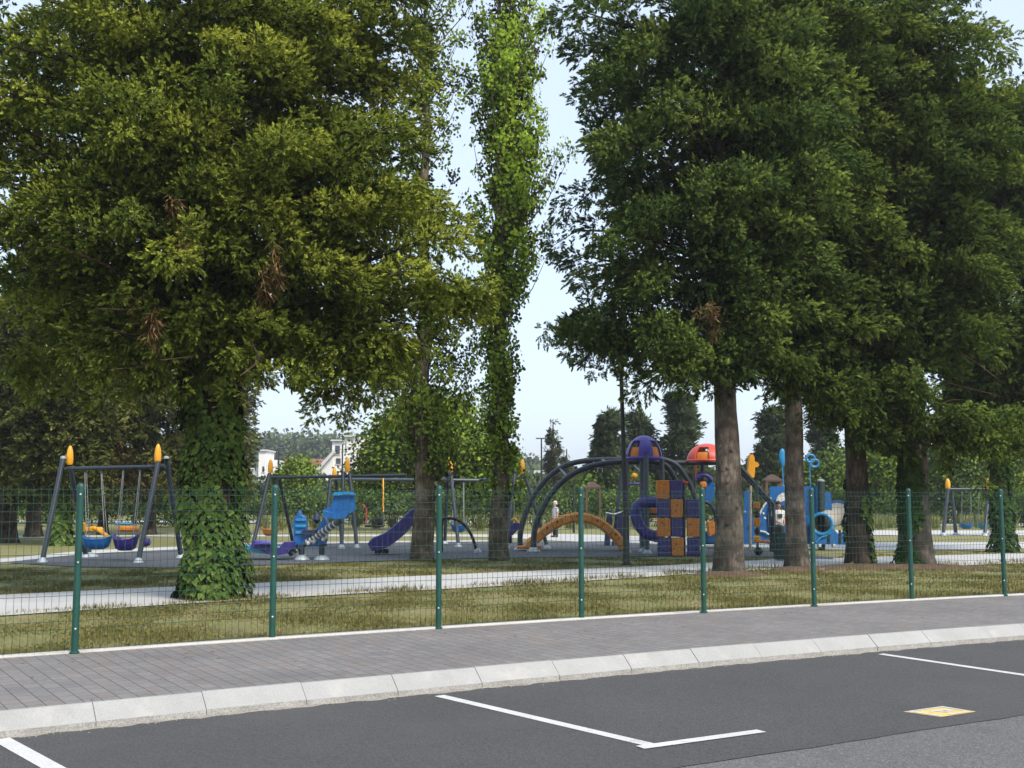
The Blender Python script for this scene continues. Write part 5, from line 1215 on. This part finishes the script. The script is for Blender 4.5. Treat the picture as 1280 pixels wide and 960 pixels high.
# conifers behind
def back_conifer(label, px, Y, toppy, hw, mat, seed, nl=46, leaf=.34, K=16, bare0=1.0, step=1.3, narrow=False, droop=.22, ps=(.62, .28)):
    b = P(px, 640, Y); H = P(px, toppy, Y)[2]; k = Y/F
    tab = [(0, hw*k), (H*.25, hw*k), (H*.5, hw*k*.72), (H*.8, hw*k*.30), (H*.93, hw*k*.12), (H, .05)]
    return conifer('conifer_tree', (b[0], Y, 0), H, .22, bare0, tab, tab, M[mat], M['barkdark'], label, nb=int(nl*1.5), leaf=leaf, K=K, rise=-.02, droop=droop, young_lit=.3, seed=seed, n_leaf=6, ps=ps, cat='conifer', fat=.3, blen=hw*k*.9, step=step*.62, inner=8)
back_conifer('tall dark blue green cedar left of the tall dark lamp post', 762, 88, 508, 36, 'fol_cedar', 301, 60)
back_conifer('broad dark cedar behind the violet domed tower', 800, 92, 512, 42, 'fol_cedar', 302, 60)
back_conifer('pale topped cedar behind the red roofed tower', 852, 90, 484, 44, 'fol_cedar', 303, 70)
back_conifer('grey green cedar between the thickest bare trunk and the thin trunk', 968, 92, 505, 42, 'fol_cedar', 304, 64)
back_conifer('dark cedar behind the blue play ship', 1030, 96, 520, 42, 'fol_cedar', 305, 56)
back_conifer('slender open spruce right of the slim far lamp post', 692, 110, 526, 15, 'fol_spruce', 306, 46, .26, 9, 2.0, 1.1, droop=.2, ps=(.42, .2))
back_conifer('small thin spruce beside the slender open spruce', 709, 125, 560, 9, 'fol_spruce', 307, 36, .28, 9, 2.0, 1.2, droop=.2, ps=(.4, .3))
# far lamp posts
def far_lamp(label, px, Y, top, double=False, arm=11):
    b = P(px, 640, Y); z = P(px, top, Y)[2]; t = thing('lamp_post', (b[0], Y, 0), label, 'lamp post'); r = max(.06, 1.3*Y/F)
    MB().tube([(b[0], Y, 0), (b[0], Y, z)], [r, r*.7], 10).build('pole', M['black'], t)
    for s in ((-1, 1) if double else (1,)): MB().box((b[0] + s*arm*.5*Y/F, Y, z), (arm*Y/F, .2, 1.6*Y/F), bev=.03).build('lamp_head', M['steelgrey'], t)
far_lamp('slim black far lamp post with a flat T shaped head, left of the spruce', 677, 85, 548, True, 7)
far_lamp('distant lamp post with a double head in front of the wooded hill', 347, 140, 560, True, 4)
far_lamp('distant thin lamp post in front of the white stepped building', 427, 120, 555, False, 3)
far_lamp('slim black lamp post behind the orange bridge', 717, 62, 588, False, 5)
# timber shelters
def shelter(label, px, Y, ytop, ybot, hw):
    b = P(px, 640, Y); t = thing('garden_shelter', (b[0], Y, 0), label, 'shelter'); z0, z1 = P(px, ybot, Y)[2], P(px, ytop, Y)[2]; w_ = hw*Y/F
    m = MB(); m.add([(b[0]-w_, Y-w_, z0), (b[0]+w_, Y-w_, z0), (b[0]+w_, Y+w_, z0), (b[0]-w_, Y+w_, z0), (b[0]-w_*.2, Y, z1), (b[0]+w_*.2, Y, z1), (b[0]-w_, Y-w_, z0-.12), (b[0]+w_, Y-w_, z0-.12), (b[0]+w_, Y+w_, z0-.12), (b[0]-w_, Y+w_, z0-.12)],
        [(0,1,5,4),(1,2,5),(2,3,4,5),(3,0,4),(0,6,7,1),(1,7,8,2),(2,8,9,3),(3,9,6,0),(6,9,8,7)]); m.build('roof', M['brownroof'], t, smooth=False)
    for sx in (-1, 1):
        for sy in (-1, 1): MB().box((b[0] + sx*w_*.82, Y + sy*w_*.82, (z0-.12)/2), (.14, .14, z0-.12), bev=.02).build('post', M['wood'], t)
shelter('brown roofed timber shelter behind the arches, left of the tall lamp post', 741, 72, 602, 609, 10)
shelter('brown roofed timber shelter behind the blue play ship', 966, 74, 593, 600, 11)
# white buildings
def wall_block(t, name, x0, x1, ytop, ybot, Y, depth, mat='wall', rot=0):
    a, b = P(x0, ybot, Y), P(x1, ytop, Y); zb = min(a[2], 0) if ybot >= 620 else a[2]
    return MB().box(((a[0]+b[0])/2, Y + depth/2, (zb + b[2])/2), (b[0]-a[0], depth, b[2]-zb), bev=.03).build(name, M[mat], t, smooth=False)
def window(t, x0, x1, y0, y1, Y):
    a, b = P(x0, y1, Y), P(x1, y0, Y); c = ((a[0]+b[0])/2, Y - .03, (a[2]+b[2])/2)
    w_ = MB().box(c, (b[0]-a[0], .1, b[2]-a[2])).build('window', M['glass'], t, smooth=False); f = MB()
    for q in ((c[0], c[1]-.02, a[2]-.05, b[0]-a[0]+.2, .08),): f.box((q[0], q[1], q[2]), (q[3], .16, q[4]))
    f.build('sill', M['wallgrey'], w_, smooth=False)
def gable(t, pts, Y, depth, mat='wall', name='gable'):
    return MB().prism([np.array(P(x, y, Y)) + (0, depth/2, 0) for x, y in pts], depth, (0, 1, 0)).build(name, M[mat], t, smooth=False)
Yg = 150
b1 = thing('white_building', P(322, 623, Yg), 'narrow white building with a flat topped tower just right of the ivy trunk', 'building')
wall_block(b1, 'tower', 322, 333, 564, 623, Yg, 5); wall_block(b1, 'wing', 308, 322, 585, 623, Yg + 1, 6); wall_block(b1, 'parapet', 321, 334, 562, 564, Yg - .3, 5.6, 'wallgrey'); wall_block(b1, 'side_wing', 333, 346, 575, 623, Yg + 1, 5)
window(b1, 318.5, 320.5, 579, 588, Yg + 1); window(b1, 328, 330.5, 583, 590, Yg)
b2 = thing('red_roofed_house', P(375, 623, 160), 'low white house with a long red tiled roof below the wooded hill', 'house')
wall_block(b2, 'wall', 345, 404, 581, 623, 160, 8); gable(b2, [(340,583),(358,573.5),(400,573.5),(408,583)], 159.4, 9, 'tile', 'roof'); wall_block(b2, 'chimney', 362, 364.5, 571.5, 576, 159, 1, 'wallgrey')
for x in (376, 386, 394): window(b2, x, x + 3, 587, 593, 160)
b3 = thing('white_building', P(420, 623, 145), 'white stepped building with a square tower left of the round bright green tree', 'building')
gable(b3, [(388,594),(416,565),(416,623),(388,623)], 145, 7); wall_block(b3, 'wall', 414, 428, 551, 623, 145.6, 7); wall_block(b3, 'tower', 428, 443, 546, 623, 146, 6); wall_block(b3, 'tower_cap', 425.5, 445, 544.2, 546.2, 145.5, 7, 'wallgrey'); wall_block(b3, 'wall', 441, 458, 549, 623, 147, 7); wall_block(b3, 'parapet', 413, 429, 549.6, 551.4, 145.2, 7.6, 'wallgrey')
gable(b3, [(386,596),(416,563),(418,563),(418,566),(389,598)], 144.2, 8, 'wallgrey', 'roof_edge')
window(b3, 419, 425, 557, 568, 145.6); window(b3, 432, 433, 552, 563, 146); window(b3, 441.5, 443, 558, 566, 146); window(b3, 420, 426, 573, 580, 145.6)
b4 = thing('pale_house', P(672, 623, 140), 'pale house with a grey flat roof between the dark arches', 'house')
wall_block(b4, 'wall', 664, 678, 594, 623, 140, 8); wall_block(b4, 'roof', 661, 682, 588, 593, 139.5, 9, 'wallgrey'); window(b4, 668, 672, 598, 606, 140)
# wooded hill and the tree line on the horizon
def wood(name, label, segs, Y, mat, n, leaf, seed, base=0, depth=20, clump=1.0):
    r2 = np.random.default_rng(seed); xs, ys = [a for a, _ in segs], [b for _, b in segs]; ncl = n//30
    px = r2.uniform(xs[0], xs[-1], ncl); top = np.interp(px, xs, ys) + 2.0*np.sin(px*.55 + 2*np.sin(px*.21)) + r2.uniform(-.5, 3, ncl)
    zt = np.array([P(x, t, Y)[2] for x, t in zip(px, top)]); z = zt*(r2.uniform(0, 1, ncl)**.5); yy = Y + r2.uniform(0, depth, ncl)*.5*(z/zt) + 0
    cc = np.stack((np.array([P(x, 600, Y)[0] for x in px]), yy, z), 1); N = ncl*30; C = np.repeat(cc, 30, 0) + r2.normal(0, clump, (N, 3))*np.array((1, 1, .7))
    D = unit(r2.normal(0, 1, (N, 3))); S = unit(np.cross(D, r2.normal(0, 1, (N, 3)))); l = leaf*r2.uniform(.7, 1.3, N)
    T = np.stack((np.repeat(r2.uniform(0, 1, ncl), 30), np.clip(np.repeat(r2.uniform(0, .8, ncl), 30) + r2.normal(0, .1, N), 0, 1), r2.uniform(0, 1, N)), 1)
    v, tt = leaves(C, D, S, l, l*.8, T); on = unit((C - np.repeat(cc, 30, 0))/clump + np.array((0, -.5, .7)))
    o = np_mesh(name, v, quads(len(v)), M[mat], None, tt, nrm=np.repeat(on, 4, 0)); return setp(o, label, 'woodland', kind='stuff')
wood('hill_wood', 'far wooded hill behind the white buildings and the red roof', [(300,556),(325,550),(345,548),(370,552),(395,551),(420,550),(440,553),(520,556),(600,566),(680,590)], 380, 'fol_hill', 48000, 1.5, 7, depth=40, clump=3.0)
wood('tree_line', 'continuous dark line of trees along the horizon', [(-120,598),(100,596),(300,606),(460,606),(640,602),(760,600),(900,592),(1000,590),(1150,585),(1300,578),(1420,575)], 130, 'fol_hill', 42000, .75, 8, depth=12, clump=.9)
# ------------------------------------------------------------------ grass blades in front
def blades(name, n, region, hmin, hmax, seed):
    r2 = np.random.default_rng(seed); out = []
    while sum(len(o) for o in out) < n:
        px = r2.uniform(-40, 1320, 60000); py = r2.uniform(680, 835, 60000)
        near, far_ = region; k = (py < near(px)) & (py > far_(px))
        px, py = px[k], py[k]
        u, v = px - 640, 480 - py; dz = F*ST + v*CT; dy = F*CT - v*ST; kk = -CAMH / dz
        q = np.stack((u*kk, dy*kk), 1); 
        cl = np.sin(q[:, 0]*1.9 + 1.3*np.sin(q[:, 1]*1.1)) + np.sin(q[:, 1]*2.3 + q[:, 0]*.7) + np.sin(q[:, 0]*5.1)*.6
        keep = r2.uniform(0, 1, len(q)) < np.clip(.45 + .22*cl, .1, 1); out.append(np.column_stack((q[keep], cl[keep])))
    A = np.concatenate(out)[:n]; B = np.column_stack((A[:, :2], np.full(len(A), -.014))); cl = A[:, 2]
    h = r2.uniform(hmin, hmax, n) * (1 + .14*cl) * np.clip(B[:, 1] / 20, .7, 1.4); a = r2.uniform(0, 2*math.pi, n); w_ = .006 * np.clip(B[:, 1] / 12, .8, 3)
    s = np.stack((np.cos(a), np.sin(a), 0*a), 1); ben = np.stack((np.cos(a + 1.6), np.sin(a + 1.6), 0*a), 1) * (h * r2.uniform(.2, 1.0, n))[:, None]
    V = np.stack((B - s*(w_)[:, None], B + s*(w_)[:, None], B + ben + np.array((0, 0, 1.))*h[:, None]), 1)
    T = np.stack((np.clip(.5 - .2*cl + r2.normal(0, .25, n), 0, 1), np.clip(r2.uniform(-.4, .9, n), 0, 1), r2.uniform(0, 1, n)), 1)
    o = np_mesh(name, V.reshape(-1, 3), np.arange(n*3, dtype=np.int32).reshape(-1, 3), M['blade'], None, np.repeat(T[:, None], 3, 1).reshape(-1, 3), nper=3, nrm=np.repeat(unit(np.stack((ben[:, 0]*4, ben[:, 1]*4, np.full(n, 1.)), 1)), 3, 0))
    return setp(o, 'short dry lawn grass growing behind the mesh fence', 'grass', kind='stuff')
pi_ = lambda t: (lambda x: np.interp(x, [a for a, _ in t], [b for _, b in t]))
FB = [(-160, 833), (-40, 826)] + [(x, y - 3) for x, y in FPX] + [(1340, 738)]
blades('grass', 120000, (pi_(FB), pi_([(x, y - 1.5) for x, y in PATH_N])), .014, .036, 1)
blades('grass', 45000, (pi_([(x, y + .5) for x, y in PATH_F]), pi_([(-160,708),(100,709.5),(230,710),(330,707),(450,703),(560,699.5),(760,697),(860,695.5),(960,698),(1040,700),(1060,690),(1340,688)])), .014, .034, 2)

# taller weeds along the path edge and under the fence
blades('grass', 3200, (pi_([(x, y + 1.2) for x, y in PATH_N]), pi_([(x, y - 3.2) for x, y in PATH_N])), .04, .12, 3)
blades('grass', 2600, (pi_(FB), pi_([(x, y - 3) for x, y in FB])), .03, .085, 4)

# thin summer haze: one closed box of air round the whole scene
hz_ = MB(); hz_.box((0, 750, 28.7), (3600, 1660, 60)); hm_, hn_, ho_ = new_mat('summer haze')
pv = hn_.nodes.new('ShaderNodeVolumePrincipled'); pv.inputs['Color'].default_value = (.93, .96, 1, 1); pv.inputs['Density'].default_value = .0004; pv.inputs['Anisotropy'].default_value = .2
hn_.links.new(pv.outputs[0], ho_.inputs['Volume'])
setp(hz_.build('haze', hm_, smooth=False), 'thin pale haze in the air between the playground and the wooded hill', 'haze', kind='stuff')
# fallen leaves and needles along the fence and on the paving
lm = MB(); r3 = random.Random(77)
for i in range(420):
    s = r3.uniform(30, 95); f_ = r3.random()
    d = 3.0 - abs(r3.gauss(0, .5)) if f_ < .55 else r3.uniform(-.15, 3.0)
    x = np.interp(s, sK, KT[:, 0]) + np.interp(s, sK, nk[:, 0])*d; y = np.interp(s, sK, KT[:, 1]) + np.interp(s, sK, nk[:, 1])*d
    if y > fence_y(x) - .05: continue
    z = .005 if d > 0 else ROAD + .2*0 + .006
    a = r3.uniform(0, 6.3); l = r3.uniform(.012, .035); ca, sa = math.cos(a)*l, math.sin(a)*l
    lm.add([(x-ca, y-sa, z), (x+sa*.5, y-ca*.5, z+.006), (x+ca, y+sa, z+.003), (x-sa*.5, y+ca*.5, z+.004)], [(0,1,2,3)])
M['litter'] = plastic('dry leaf', (.15, .095, .05), .9, .4, 20)
setp(lm.build('leaf_litter', M['litter'], smooth=False), 'scattered dry leaves lying on the paved footway', 'leaf litter', kind='stuff')
print('SCENE', len(bpy.data.objects), 'objects', sum(len(m.polygons) for m in bpy.data.meshes), 'faces')
